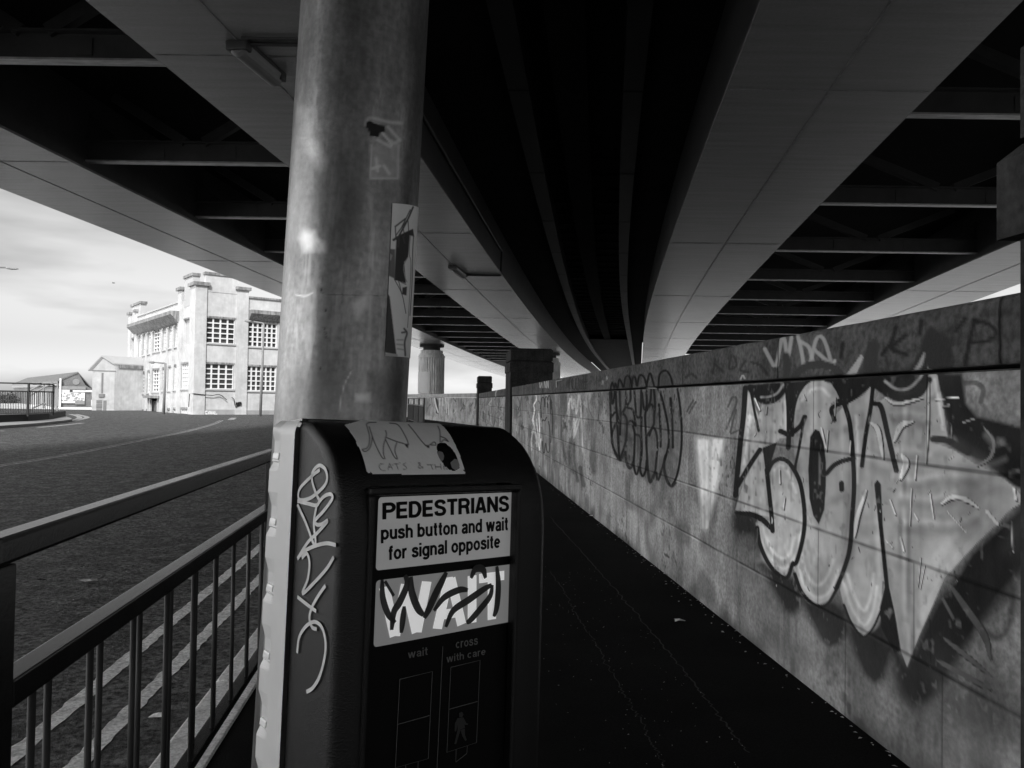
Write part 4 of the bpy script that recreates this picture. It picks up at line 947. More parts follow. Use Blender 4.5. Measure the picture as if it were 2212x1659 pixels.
# old label residue
S(pt, ZP, [(405, 560), (402, 688), (508, 688), (510, 560)], 8, .50, soft=4, alpha=.55, curve=False)
PL(pt, ZP, [(405, 560), (510, 545), (510, 688), (403, 688)], .42, soft=8, alpha=.3)
for q in ([(385, 480), (400, 455), (470, 470), (520, 475)], [(430, 540), (480, 565)], [(450, 515), (490, 550), (515, 540)], [(470, 490), (515, 540)]): S(pt, ZP, q, 10, .55, soft=6, alpha=.6)
S(pt, ZP, [(445, 510), (485, 560)], 12, .6, soft=4, alpha=.8, taper=True)
for q in ([(425, 610), (430, 660)], [(455, 640), (475, 670)], [(410, 650), (440, 640)]): S(pt, ZP, q, 9, .55, soft=5, alpha=.6)
PL(pt, ZP, [(385, 470), (402, 466), (425, 478), (458, 486), (460, 508), (440, 512), (435, 528), (400, 526), (393, 500), (384, 490)], .008, soft=2)
S(pt, ZP, [(115, 1138), (150, 1142), (178, 1130)], 5, .6, soft=3, alpha=.8); S(pt, ZP, [(210, 1118), (240, 1135), (460, 1140)], 4, .06, soft=2, alpha=.7)
S(pt, ZP, [(280, 1590), (300, 1490), (330, 1430)], 4, .5, soft=2, alpha=.7)
PL(pt, ZP, [(330, 1170), (390, 1130), (400, 1170), (350, 1230)], .5, soft=14, alpha=.45); PL(pt, ZP, [(345, 1520), (400, 1515), (405, 1550), (345, 1548)], .55, soft=9, alpha=.6)
for a, b in ((228, 1195), (210, 1112), (228, 1280), (233, 1300), (206, 1418), (222, 1262)): S(pt, ZP, [(a, b), (a + 2, b + 6)], 6, .02, soft=2, curve=False)
S(pt, ZP, [(405, 760), (412, 1000), (400, 1200), (395, 1420)], 10, .45, soft=6, alpha=.3)
S(pt, ZP, [(140, 760), (260, 748)], 12, .10, soft=10, alpha=.4)
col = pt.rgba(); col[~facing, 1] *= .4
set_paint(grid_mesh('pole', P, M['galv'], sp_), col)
# photo sticker wrapped round the pole
def pole_hit(x, y, rr):
    d = ray(x, y); o = C0 - pb0 + np.array([0, 0, 0])
    ox = o - pax * (C0[2] - zref); dx = d - pax * d[2]
    a = dx[0] ** 2 + dx[1] ** 2; b = 2 * (ox[0] * dx[0] + ox[1] * dx[1]); c = ox[0] ** 2 + ox[1] ** 2 - rr * rr
    D = max(b * b - 4 * a * c, 0); return C0 + d * (-b - math.sqrt(D)) / (2 * a)
cor = [ZS(215, 170), ZS(424, 165), ZS(372, 1560), ZS(150, 1545)]
def ang_z(p): q = pole_hit(*p, PR + .0006); c = pole_c(q[2]); return math.atan2(q[1] - c[1], q[0] - c[0]), q[2]
c4 = [ang_z(p) for p in cor]
gu, gv = np.meshgrid(np.linspace(0, 1, 70), np.linspace(0, 1, 200), indexing='ij')
bil = lambda k: (1 - gu) * (1 - gv) * c4[0][k] + gu * (1 - gv) * c4[1][k] + gu * gv * c4[2][k] + (1 - gu) * gv * c4[3][k]
aa, zz = bil(0), bil(1); aa = aa + (gu * .35) 
Cc = pb0[None, None, :] + pax * (zz - zref)[..., None]
P = np.stack([Cc[..., 0] + (PR + .0006) * np.cos(aa), Cc[..., 1] + (PR + .0006) * np.sin(aa), zz], -1)
pt = Painter(P); pt.c[:] = .82; pt.a[:] = 1
PL(pt, ZS, [(250, 470), (330, 430), (400, 400), (410, 470), (370, 460), (355, 660), (320, 700), (335, 890), (230, 860)], .03)
PL(pt, ZS, [(185, 580), (240, 585), (235, 850), (175, 820)], .16, soft=6); PL(pt, ZS, [(180, 610), (215, 640), (200, 690), (178, 660)], .4, soft=4)
for q, wd in (([(400, 205), (350, 320), (270, 470)], 16), ([(375, 230), (300, 380)], 10), ([(240, 380), (330, 310)], 14), ([(240, 380), (245, 480)], 10), ([(245, 460), (340, 330)], 10), ([(355, 330), (360, 420)], 8), ([(310, 390), (325, 470)], 8), ([(225, 500), (270, 480), (265, 560)], 22), ([(310, 470), (325, 530)], 16)):
    S(pt, ZS, q, wd, .06, soft=3)
S(pt, ZS, [(350, 660), (315, 740), (330, 840), (345, 880)], 7, .4, soft=2)
for q in ([(235, 860), (300, 990), (335, 1160)], [(270, 870), (300, 990)], [(290, 880), (335, 900)]): S(pt, ZS, q, 7, .07, soft=2)
PL(pt, ZS, [(305, 930), (345, 920), (340, 1000), (300, 990)], .05)
S(pt, ZS, [(375, 460), (365, 620), (380, 700), (375, 900), (360, 1150), (350, 1290)], 5, .1, soft=2); S(pt, ZS, [(405, 460), (395, 640), (390, 900), (372, 1180)], 8, .08, soft=3)
PL(pt, ZS, [(170, 980), (190, 1010), (250, 1530), (150, 1515), (150, 1300)], .05, soft=4)
for q in ([(320, 1300), (345, 1340), (325, 1420), (330, 1540)], [(300, 1335), (330, 1330)]): S(pt, ZS, q, 16, .08, soft=5)
for q in ([(255, 1400), (310, 1400)], [(255, 1440), (310, 1445)], [(260, 1480), (320, 1490)]): S(pt, ZS, q, 8, .3, soft=6)
S(pt, ZS, [(150, 1535), (250, 1540)], 24, .42, soft=6)
st = grid_mesh('sticker', P, M['sticker'], sp_); set_paint(st, pt.rgba()); st['label'] = 'torn black and white photo sticker'

# ================================================================== PUSH BUTTON BOX
ang = R(42); A_ = np.array([math.cos(ang), math.sin(ang), -.042]); A_ /= np.linalg.norm(A_); UP = np.array([.014, .046, 1.0]); N_ = np.cross(A_, UP); N_ /= np.linalg.norm(N_)
BW = .182
Bp = np.array([pb0[0], pb0[1], 0]) + .045 * np.array([math.sin(ang), -math.cos(ang), 0]) - .1 * np.array([math.cos(ang), math.sin(ang), 0])
def BX(t, D, z): return Bp + A_ * t + N_ * D + UP * (z - 1.15) + np.array([0, 0, 1.15])
def on_plane(px, D):        # pixel -> (t, z) on plane parallel to the front at depth D
    d = ray(*px); Mx = np.stack([A_, UP, -d], 1); s_ = np.linalg.solve(Mx, C0 - BX(0, D, 1.15)); return s_[0], 1.15 + s_[1]
def on_side(px, t=0):
    d = ray(*px); Mx = np.stack([N_, UP, -d], 1); s_ = np.linalg.solve(Mx, C0 - BX(t, 0, 1.15)); return s_[0], 1.15 + s_[1]
pbx = thing('push_button_box', BX(BW / 2, .06, .93), 'black and white pedestrian push button box strapped to the near signal pole', 'push button')
ZT, ZBt, DF, DC = 1.2335, .93, .133, .071
prof = [(DC, ZT), (.080, ZT - .0008), (.0867, ZT - .0025), (.097, ZT - .0075), (.107, ZT - .0140), (.116, ZT - .0235), (.123, ZT - .0345), (.128, ZT - .046), (.1315, ZT - .060), (DF, ZT - .076)]
prof = [tuple(q) for q in smooth_line(prof, 4)]
# cover: side skins, curved top, framed front with a recessed panel
PX0, PX1, PZB = .0235, .148, .955
_q = [on_plane(Z2(*c), DF - .006) for c in ((892, 732), (1822, 694))]; PZT = (_q[0][1] + _q[1][1]) / 2 + .0016; print('PZT', _q, PZT)
REC = .006
mb = MB(); n = len(prof); bv = .006
cols = [(0, bv), (.0018, .0018), (bv, 0), (PX0, 0), (PX1, 0), (BW - bv, 0), (BW - .0018, .0018), (BW, bv)]
V = []
for t, ins in cols:
    for D, z in prof: V.append(BX(t, D - ins * (1 if D > DC + .02 else (D - DC) / .02), z - ins * (1 if z > ZT - .05 else .0) * (1 if D < .12 else .4)))
F = []
for c in range(len(cols) - 1):
    for i in range(n - 1):
        if cols[c][0] == PX0 and prof[i + 1][1] < PZT + .003: continue
        F.append((c * n + i, c * n + i + 1, (c + 1) * n + i + 1, (c + 1) * n + i))
mb.add(V, F)
cover = None
zf0 = prof[-1][1]
# side faces
for t, c in ((0, 0), (BW, len(cols) - 1)):
    ring = [BX(t, D - bv * (1 if D > DC + .02 else (D - DC) / .02), z - bv * (1 if z > ZT - .05 else 0) * (1 if D < .12 else .4)) for D, z in prof] + [BX(t, DF - bv, ZBt), BX(t, DC, ZBt)]
    mb.add(ring, [tuple(range(len(ring)))])
# lower front
for (ta, ia), (tb, ib) in zip(cols[:-1], cols[1:]):
    if ta >= bv and tb <= BW - bv: continue
    mb.add([BX(ta, DF - ia, zf0), BX(tb, DF - ib, zf0), BX(tb, DF - ib, ZBt), BX(ta, DF - ia, ZBt)], [(0, 1, 2, 3)])
mb.add([BX(bv, DF, zf0), BX(PX0, DF, zf0), BX(PX0, DF, ZBt), BX(bv, DF, ZBt)], [(0, 1, 2, 3)])
mb.add([BX(PX1, DF, zf0), BX(BW - bv, DF, zf0), BX(BW - bv, DF, ZBt), BX(PX1, DF, ZBt)], [(0, 1, 2, 3)])
mb.add([BX(0, DC, ZBt), BX(BW, DC, ZBt), BX(BW, DF, ZBt), BX(0, DF, ZBt)], [(0, 1, 2, 3)])
cover = mb.build('cover', M['black'], pbx)
bm = bmesh.new(); bm.from_mesh(cover.data); bmesh.ops.remove_doubles(bm, verts=bm.verts, dist=.0002); bmesh.ops.recalc_face_normals(bm, faces=bm.faces); bm.to_mesh(cover.data); bm.free()
cover.data.polygons.foreach_set('use_smooth', [len(p.vertices) == 4 for p in cover.data.polygons])
# raised bezel around the panel
mb = MB()
def ringbar(t0, t1, z0, z1): mb.hexa([BX(t0, DF - REC, z0), BX(t1, DF - REC, z0), BX(t1, DF - REC, z1), BX(t0, DF - REC, z1), BX(t0, DF + .0022, z0), BX(t1, DF + .0022, z0), BX(t1, DF + .0022, z1), BX(t0, DF + .0022, z1)])
ringbar(PX0 - .004, PX0, ZBt, PZT); ringbar(PX1, PX1 + .004, ZBt, PZT); ringbar(PX0 - .004, PX1 + .004, PZT, PZT + .005)
mb.build('bezel', M['black'], pbx, bevel=.0016)
DP = DF - REC
mb = MB(); mb.add([BX(PX0, DP, ZBt), BX(PX1, DP, ZBt), BX(PX1, DP, PZT), BX(PX0, DP, PZT)], [(0, 1, 2, 3)])
panel = mb.build('front_panel', M['blackflat'], pbx)
def tz(zf, x, y, D=DP + .0006): return on_plane(zf(x, y), D)
def rect_part(nm, cor, D, mtl, par, thick=0):
    q = [on_plane(c, D) for c in cor]; tL = (q[0][0] + q[3][0]) / 2; tR = (q[1][0] + q[2][0]) / 2; zT = (q[0][1] + q[1][1]) / 2; zB = (q[2][1] + q[3][1]) / 2
    mb = MB(); n_ = 24; V = []; F = []
    rr = .0025
    pts = []
    for cx_, cz_, a0 in ((tR - rr, zT - rr, 0), (tL + rr, zT - rr, 90), (tL + rr, zB + rr, 180), (tR - rr, zB + rr, 270)):
        for k in range(5): a = R(a0 + 22.5 * k); pts.append((cx_ + rr * math.cos(a), cz_ + rr * math.sin(a)))
    mb.add([BX(a, D, b) for a, b in pts], [tuple(range(len(pts)))])
    return mb.build(nm, mtl, par), (tL, tR, zT, zB)
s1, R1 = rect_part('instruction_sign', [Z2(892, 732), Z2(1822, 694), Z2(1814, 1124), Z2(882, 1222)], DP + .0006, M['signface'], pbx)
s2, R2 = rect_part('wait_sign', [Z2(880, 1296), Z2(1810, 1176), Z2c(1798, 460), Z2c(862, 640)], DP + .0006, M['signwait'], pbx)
def ribbon2d(pts, wd, mapf, taper=False, curve=True, n=7):
    P = smooth_line(pts, n) if curve else np.asarray(pts, float)
    L = len(P); V = []; F = []
    for i in range(L):
        d = P[min(i + 1, L - 1)] - P[max(i - 1, 0)]; d = d / max(np.linalg.norm(d), 1e-9); nr = np.array([-d[1], d[0]])
        ww = wd / 2 * (math.sin(.25 + (math.pi - .5) * i / max(L - 1, 1)) ** .5 if taper else 1)
        V += [mapf(*(P[i] + nr * ww)), mapf(*(P[i] - nr * ww))]
    for i in range(L - 1): F.append((2 * i, 2 * i + 1, 2 * i + 3, 2 * i + 2))
    return V, F
def arc_(cx, cy, rx, ry, a0, a1, n=18): return [(cx + rx * math.cos(R(a0 + (a1 - a0) * k / n)), cy + ry * math.sin(R(a0 + (a1 - a0) * k / n))) for k in range(n + 1)]
def sm_(*p): return [tuple(q) for q in smooth_line(p, 6)]
S0, S1, S2 = (.083, .5, .917)
bowl_ = arc_(.36, .70, .215, .217, 90, -90)
GL = {'P': (.64, [[(.085, 0), (.085, 1)], [(.085, .917)] + bowl_ + [(.085, .483)]]),
      'E': (.58, [[(.085, 0), (.085, 1)], [(.085, S2), (.56, S2)], [(.085, S1), (.53, S1)], [(.085, S0), (.57, S0)]]),
      'D': (.67, [[(.085, 0), (.085, 1)], [(.085, S2), (.27, S2)] + arc_(.30, .5, .285, .417, 90, -90) + [(.085, S0)]]),
      'S': (.65, [sm_((.555, .72), (.50, .86), (.33, .917), (.16, .87), (.10, .73), (.17, .59), (.34, .52), (.50, .44), (.57, .28), (.50, .13), (.33, .083), (.14, .13), (.085, .29))]),
      'T': (.6, [[(0, S2), (.6, S2)], [(.30, 0), (.30, .9)]]), 'R': (.69, [[(.085, 0), (.085, 1)], [(.085, .917)] + bowl_ + [(.085, .483)], sm_((.36, .48), (.49, .42), (.53, .26), (.57, 0))]),
      'I': (.17, [[(.085, 0), (.085, 1)]]), 'A': (.68, [[(.075, 0), (.315, 1)], [(.605, 0), (.365, 1)], [(.16, .27), (.52, .27)], [(.27, .93), (.41, .93)]]),
      'N': (.67, [[(.085, 0), (.085, 1)], [(.585, 0), (.585, 1)], [(.07, .99), (.60, .01)]]), 'W': (.98, [[(.07, 1), (.275, 0)], [(.275, 0), (.49, 1)], [(.49, 1), (.705, 0)], [(.705, 0), (.91, 1)]]),
      'n': (.53, [[(.08, 0), (.08, .73)], [(.08, .42)] + arc_(.265, .44, .185, .21, 180, 0) + [(.45, 0)]]), 'h': (.53, [[(.08, 0), (.08, 1)], [(.08, .42)] + arc_(.265, .44, .185, .21, 180, 0) + [(.45, 0)]]),
      'u': (.53, [[(.45, 0), (.45, .73)], [(.08, .73), (.08, .29)] + arc_(.265, .29, .185, .21, 180, 360) + [(.45, .31)]]), 'p': (.57, [[(.08, -.25), (.08, .73)], arc_(.285, .365, .205, .285, 0, 360)]),
      'b': (.57, [[(.08, 0), (.08, 1)], arc_(.285, .365, .205, .285, 0, 360)]), 'd': (.57, [[(.49, 0), (.49, 1)], arc_(.285, .365, .205, .285, 0, 360)]),
      'g': (.57, [[(.49, .73), (.49, 0)] + arc_(.285, .0, .205, .17, 0, -155), arc_(.285, .365, .205, .285, 0, 360)]), 'o': (.57, [arc_(.285, .365, .205, .285, 0, 360)]),
      'a': (.54, [sm_((.10, .52), (.15, .62), (.28, .65), (.41, .60), (.435, .48), (.435, .30), (.44, .10), (.48, .0)), sm_((.43, .40), (.28, .37), (.14, .32), (.095, .20), (.15, .09), (.26, .075), (.37, .13), (.43, .24))]),
      's': (.52, [sm_((.43, .50), (.38, .62), (.26, .65), (.13, .61), (.095, .52), (.16, .43), (.28, .385), (.40, .32), (.445, .21), (.39, .11), (.26, .075), (.12, .11), (.075, .24))]),
      't': (.33, [[(.17, .94), (.17, .2)] + sm_((.17, .19), (.20, .10), (.32, .08)), [(.02, .66), (.32, .66)]]), 'i': (.16, [[(.08, 0), (.08, .73)], [(.08, .84), (.08, 1)]]), 'l': (.16, [[(.08, 0), (.08, 1)]]),
      'w': (.78, [[(.06, .73), (.215, 0)], [(.215, 0), (.385, .73)], [(.385, .73), (.555, 0)], [(.555, 0), (.71, .73)]]), 'f': (.33, [[(.16, 0), (.16, .78)] + sm_((.16, .79), (.19, .90), (.33, .92)), [(.02, .66), (.32, .66)]]),
      'r': (.35, [[(.08, 0), (.08, .73)], sm_((.08, .42), (.13, .58), (.23, .65), (.34, .65))]), 'e': (.56, [[(.09, .365), (.48, .365)], arc_(.285, .365, .2, .285, 0, 318)]), 'c': (.54, [arc_(.285, .365, .2, .285, 48, 312)]), ' ': (.24, [])}
def text(s_, quad, D, mtl, par, th=.165, nm='lettering'):
    V = []; F = []; x = 0; k = 0
    for ch in s_:
        wd, st = GL[ch]
        for q in st:
            v, f = ribbon2d([(x + a, b) for a, b in q], th, lambda a, b: (a, b), curve=False)
            o = len(V); V += [(a, b, k) for a, b in v]; F += [tuple(o + i_ for i_ in t_) for t_ in f]; k += 1
        x += wd + .075
    V = np.array(V); lo = V.min(0); hi = V.max(0)
    bl, br, tl, tr = [np.array(on_plane(c, D)) for c in quad]; vs_ = []
    for q in V:
        a = (q[0] - lo[0]) / (hi[0] - lo[0]); b = (q[1] - lo[1]) / (hi[1] - lo[1])
        p2 = (bl * (1 - a) + br * a) * (1 - b) + (tl * (1 - a) + tr * a) * b
        vs_.append(BX(p2[0], D + 1e-5 * (int(q[2]) % 7), p2[1]))
    return link_mesh(nm, vs_, F, mtl, par)
DT = DP + .0010
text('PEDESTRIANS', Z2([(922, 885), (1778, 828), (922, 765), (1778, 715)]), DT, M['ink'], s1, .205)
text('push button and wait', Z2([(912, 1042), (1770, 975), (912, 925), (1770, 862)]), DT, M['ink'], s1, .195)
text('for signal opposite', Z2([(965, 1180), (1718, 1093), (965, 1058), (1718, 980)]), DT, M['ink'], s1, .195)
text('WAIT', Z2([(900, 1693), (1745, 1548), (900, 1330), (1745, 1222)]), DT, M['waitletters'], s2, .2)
text('wait', Z2c([(1095, 713), (1228, 690), (1095, 660), (1228, 632)]), DT, M['greyink'], panel, .125)
text('cross', Z2c([(1418, 645), (1566, 618), (1418, 602), (1566, 572)]), DT, M['greyink'], panel, .125)
text('with care', Z2c([(1355, 742), (1618, 688), (1355, 690), (1618, 638)]), DT, M['greyink'], panel, .125)
def front_lines(nm, zf, lines, wd, mtl, par, D, closed=False, curve=False):
    mb = MB()
    for q in lines:
        mb.add(*ribbon2d([on_plane(zf(a, b), D) for a, b in q], wd, lambda t, z: BX(t, D, z), curve=curve))
    return mb.build(nm, mtl, par)
sy = [[(1040, 853), (1260, 800), (1232, 1388), (1010, 1450), (1040, 853)], [(1028, 1157), (1242, 1097)], [(1384, 772), (1582, 724), (1558, 1280), (1358, 1346), (1384, 772)], [(1370, 1056), (1566, 1002)], [(1330, 630), (1290, 1470)], [(1420, 1326), (1418, 1412), (1492, 1354), (1496, 1302)], [(1080, 1432), (1078, 1520)], [(1164, 1408), (1160, 1500)]]
front_lines('signal_diagram', Z2c, sy, .00042, M['greyink'], panel, DT)
mb = MB()
for q in ([(1440, 1080), (1460, 1072), (1470, 1090), (1460, 1110), (1442, 1108)], [(1430, 1115), (1470, 1110), (1480, 1180), (1430, 1200)], [(1430, 1115), (1412, 1150), (1410, 1205), (1420, 1205), (1430, 1160)], [(1470, 1112), (1490, 1150), (1502, 1152), (1498, 1160), (1480, 1160), (1468, 1140)], [(1430, 1195), (1450, 1195), (1420, 1290), (1408, 1290)], [(1450, 1195), (1478, 1185), (1480, 1230), (1492, 1262), (1482, 1270), (1462, 1236)]):
    mb.add([BX(*(lambda s: (s[0], DT, s[1]))(on_plane(Z2c(a, b), DT))) for a, b in q], [tuple(range(len(q)))])
mb.build('walking_figure', M['dimink'], panel)
# marker scribble over WAIT (three overlapping passes)
M['scrib'] = mat('marker_ink', .010, .5, .6, 60)
for n_ in M['scrib'].node_tree.nodes:
    if n_.type == 'BSDF_PRINCIPLED': n_.inputs['Alpha'].default_value = .985
scr = [([(920, 180), (925, 300), (960, 410), (1010, 470)], .0042), ([(1075, 150), (1090, 210), (1040, 330), (1000, 400), (985, 520)], .0050), ([(1070, 360), (1060, 450), (1050, 540)], .0044),
       ([(1115, 160), (1120, 260), (1160, 370), (1200, 420)], .0052), ([(1355, 130), (1320, 200), (1280, 280), (1235, 380), (1205, 440)], .0056), ([(1270, 390), (1340, 300), (1440, 250), (1500, 250)], .0046), ([(1350, 500), (1400, 390), (1500, 320), (1600, 250), (1660, 215)], .0050),
       ([(1665, 215), (1650, 290), (1590, 370), (1520, 450), (1490, 470)], .0048), ([(1520, 170), (1550, 110), (1600, 110), (1620, 170)], .0050), ([(1695, 90), (1705, 220), (1695, 360), (1675, 430)], .0052), ([(940, 190), (1000, 290)], .0040)]
mb = MB()
for k, (q, wd) in enumerate(scr):
    D = DT + .0004 + .00012 * k; mb.add(*ribbon2d([on_plane(Z2c(a, b), D) for a, b in q], wd * 1.08, lambda t, z: BX(t, D, z), taper=True))
mb.build('marker_scribble', M['scrib'], s2)
M['bright'] = mat('bright_plastic', .85, .3, .05)
# white back plate with clip notches down its left edge
mb = MB()
out = []
zc = [on_side(ZG(60, y))[1] for y in (150, 530, 900, 1290)]; pitch_z = zc[0] - zc[1]
zs = np.linspace(ZBt - .01, ZT - .0012, 270)
def notch(z):
    b = 0
    for k in range(0, 6):
        c = zc[0] - pitch_z * k; u = (z - c)
        b = max(b, .0034 * np.clip(1.5 - abs(u - .006) / .010, 0, 1) ** 1.0 if u > -.004 else .0034 * np.clip((u + .010) / .006, 0, 1))
    return b
bz = [float(notch(z)) for z in zs]
tp = [(0.004, ZT + .001)]
V = []; rows = []
PD = .033
for z, b in zip(zs, bz):
    rd = .0075 * max(0, (z - (ZT - .012)) / .0108) ** 2.5
    V += [BX(-.0015 + b + rd, PD - .003, z), BX(-.003 + b * .9 + rd, PD, z), BX(-.003 + b * .5 + rd, PD + .011, z), BX(-.003 + rd * .6, PD + .017, z), BX(-.0034 + rd * .5, DC, z)]
for i in range(len(zs) - 1):
    for j in range(4): rows.append((5 * i + j, 5 * i + j + 1, 5 * i + 5 + j + 1, 5 * i + 5 + j))
mb.add(V, rows)
mb.add([BX(.007, PD - .002, ZT - .002), BX(BW - .02, PD - .002, ZT - .002), BX(BW - .02, DC, ZT + .0006), BX(.0015, DC, ZT + .0006)], [(0, 1, 2, 3)])
mb.add([BX(.0055, PD, zs[-1]), BX(.0018, DC, zs[-1]), BX(.0015, DC, ZT + .0006), BX(.007, PD - .002, ZT - .002)], [(0, 1, 2, 3)])
mb.add([BX(BW - .02, PD, ZT - .002), BX(BW - .02, DC, ZT + .0006), BX(BW, DC, ZT - .02), BX(BW, DC, ZBt), BX(BW, PD, ZBt), BX(BW, PD, ZT - .02)], [(0, 1, 2, 3, 4, 5)])
mb.add([BX(0, PD, ZBt), BX(BW, PD, ZBt), BX(BW, PD, ZT - .02), BX(.005, PD - .002, ZT - .004)], [(0, 1, 2, 3)])
bp_ = mb.build('back_plate', M['white'], pbx, smooth=False)
mb = MB(); mb.obox(BX(0, 0, 0), A_, N_, UP, (.006, BW - .03), (.016, PD - .002), (ZBt - .02, 1.14)); mb.build('mounting_bracket', M['lampgrey'], pbx, bevel=.003)
for k in range(5):
    c = zc[0] - pitch_z * k; mb = MB()
    mb.hexa([BX(-.0030, PD + .003, c - .0022), BX(-.0036, PD + .014, c - .0022), BX(.002, PD + .014, c - .0022), BX(.003, PD + .003, c - .0022), BX(-.0022, PD + .003, c + .0026), BX(-.0030, PD + .014, c + .0026), BX(.002, PD + .014, c + .0026), BX(.003, PD + .003, c + .0026)])
    mb.build('clip', M['bright'], bp_, bevel=.001)
# white tag on the black side
mb = MB(); ts = -.0006
side = [[(310, 230), (270, 260), (200, 330), (185, 380), (200, 405), (260, 390), (330, 330), (352, 280), (340, 225), (305, 205), (270, 240), (265, 290), (285, 360), (310, 410)], [(180, 410), (240, 425), (290, 435), (310, 410), (340, 380), (375, 372), (380, 400), (330, 470), (285, 520), (290, 545), (320, 545), (355, 525), (300, 590), (240, 650), (180, 745)], [(180, 430), (230, 540), (275, 660), (285, 640), (275, 540), (290, 440)],
        [(180, 745), (220, 700), (290, 668), (350, 655), (402, 665)], [(205, 740), (235, 715), (250, 770), (240, 860), (210, 945), (280, 880), (350, 800), (390, 735)], [(180, 965), (230, 1005), (288, 1048)], [(342, 900), (300, 960), (262, 1030), (250, 1090), (265, 1140), (292, 1152)], [(178, 1290), (190, 1200), (230, 1135), (280, 1110), (320, 1140), (342, 1220), (338, 1310), (310, 1420), (270, 1490), (232, 1515)]]
for k, q in enumerate(side):
    tk = ts - .0001 * k
    mb.add(*ribbon2d([on_side(ZG(a, b), tk) for a, b in q], .0025, lambda D, z: BX(tk, D, z), curve=True))
mb.build('marker_tag', M['tagwhite'], cover)
# hand drawn sticker over the curved top, with a thumb hole torn through it
ns, ntt = 210, 230
pp = np.array([(-.002 + .0, ZT + .0010)] + [(D, z) for D, z in prof]); pp[0] = (.0, ZT + .0012)
seg = np.concatenate([[0], np.cumsum(np.hypot(*np.diff(pp, axis=0).T))])
ss = np.linspace(0, seg[-1] * .97, ns); Dv = np.interp(ss, seg, pp[:, 0]); Zv = np.interp(ss, seg, pp[:, 1])
tt = np.linspace(.02, BW - .012, ntt)
P = np.zeros((ntt, ns, 3))
for i, t in enumerate(tt):
    P[i] = Bp + A_ * t + np.outer(Dv + .0008, N_) + np.outer(Zv + .0009 - 1.15, UP) + np.array([0, 0, 1.15])
pt = Painter(P); pt.c[:] = .86; pt.a[:] = 1
IK = .05
def CL(q, wd=16, **k): S(pt, ZC, q, wd, k.pop('v', IK), soft=5, **k)
CL([(430, 195), (330, 200), (285, 225), (300, 290), (330, 420), (320, 540), (280, 600), (230, 610), (225, 630), (265, 645), (320, 610), (355, 530), (370, 420), (345, 330), (325, 265)])
CL([(370, 410), (420, 540), (500, 700), (540, 755), (565, 750), (545, 680), (545, 560), (575, 450), (590, 380), (578, 325)]); CL([(575, 460), (640, 590), (700, 710), (740, 757), (758, 752), (725, 660), (725, 590), (750, 510)])
CL([(600, 435), (740, 490), (860, 525)]); CL([(640, 208), (740, 220), (800, 270), (860, 370), (910, 470), (930, 540)])
PL(pt, ZC, [(860, 525), (930, 530), (925, 595), (900, 580)], .03, soft=6)
CL([(930, 230), (1020, 340), (1120, 470), (1200, 560)]); PL(pt, ZC, [(1190, 545), (1255, 548), (1250, 595), (1220, 585)], .03, soft=6); CL([(1255, 545), (1330, 500), (1350, 545), (1280, 545)]); CL([(1385, 255), (1415, 340), (1420, 500)]); CL([(1430, 415), (1500, 445), (1545, 490)]); CL([(1440, 500), (1480, 465), (1540, 490)])
for q in ([(550, 830), (500, 840), (480, 880), (510, 930), (575, 935)], [(615, 920), (640, 830), (680, 915)], [(622, 890), (675, 880)], [(680, 850), (800, 825)], [(740, 845), (770, 915)], [(885, 825), (850, 850), (890, 880), (895, 910), (855, 918)], [(1150, 905), (1085, 830), (1110, 825), (1110, 850), (1085, 880), (1100, 905), (1155, 880)], [(1220, 850), (1315, 845)], [(1275, 850), (1305, 920)], [(1340, 850), (1350, 910)], [(1425, 840), (1435, 915)], [(1345, 885), (1430, 880)], [(1500, 850), (1475, 860), (1480, 920), (1530, 915)], [(1475, 885), (1510, 885)]):
    CL(q, 11, v=.10, curve=len(q) > 3)
outl = ZC([(-60, 235), (200, 165), (880, 190), (1390, 200), (1480, 270), (1560, 370), (1650, 530), (1730, 720), (1800, 925), (1775, 935), (1805, 960), (1800, 1000), (1770, 985), (1755, 1000), (380, 998), (345, 965), (320, 980), (290, 960), (250, 820), (180, 620), (90, 430), (0, 300)])
cP = .25 * (P[:-1, :-1] + P[1:, :-1] + P[1:, 1:] + P[:-1, 1:]); cuv = project(cP.reshape(-1, 3))
hole = ZC([(1365, 560), (1380, 530), (1430, 508), (1500, 520), (1580, 580), (1640, 660), (1690, 760), (1722, 860), (1710, 910), (1640, 948), (1560, 930), (1480, 860), (1410, 740), (1375, 650)])
dz_ = inside(cuv, outl) & ~inside(cuv, hole)
stk = grid_mesh('hand_drawn_sticker', P, M['sticker'], pbx, keep=dz_); set_paint(stk, pt.rgba()); stk['label'] = 'white sticker with cat drawing'
# worn metal seen in the thumb hole
mb = MB()
for q, dd in (([(1370, 660), (1400, 645), (1450, 660), (1478, 710), (1470, 770), (1440, 805), (1405, 740)], 0), ([(1580, 820), (1640, 760), (1690, 770), (1718, 850), (1705, 905), (1640, 930), (1600, 900)], 0)):
    idx = [int(np.argmin(np.hypot(*(pt.uv - np.array(ZC(a, b))).T))) for a, b in q]
    mb.add([P.reshape(-1, 3)[i] + N_ * .0001 for i in idx], [tuple(range(len(idx)))])
mb.build('bare_metal', M['lampgrey'], cover)

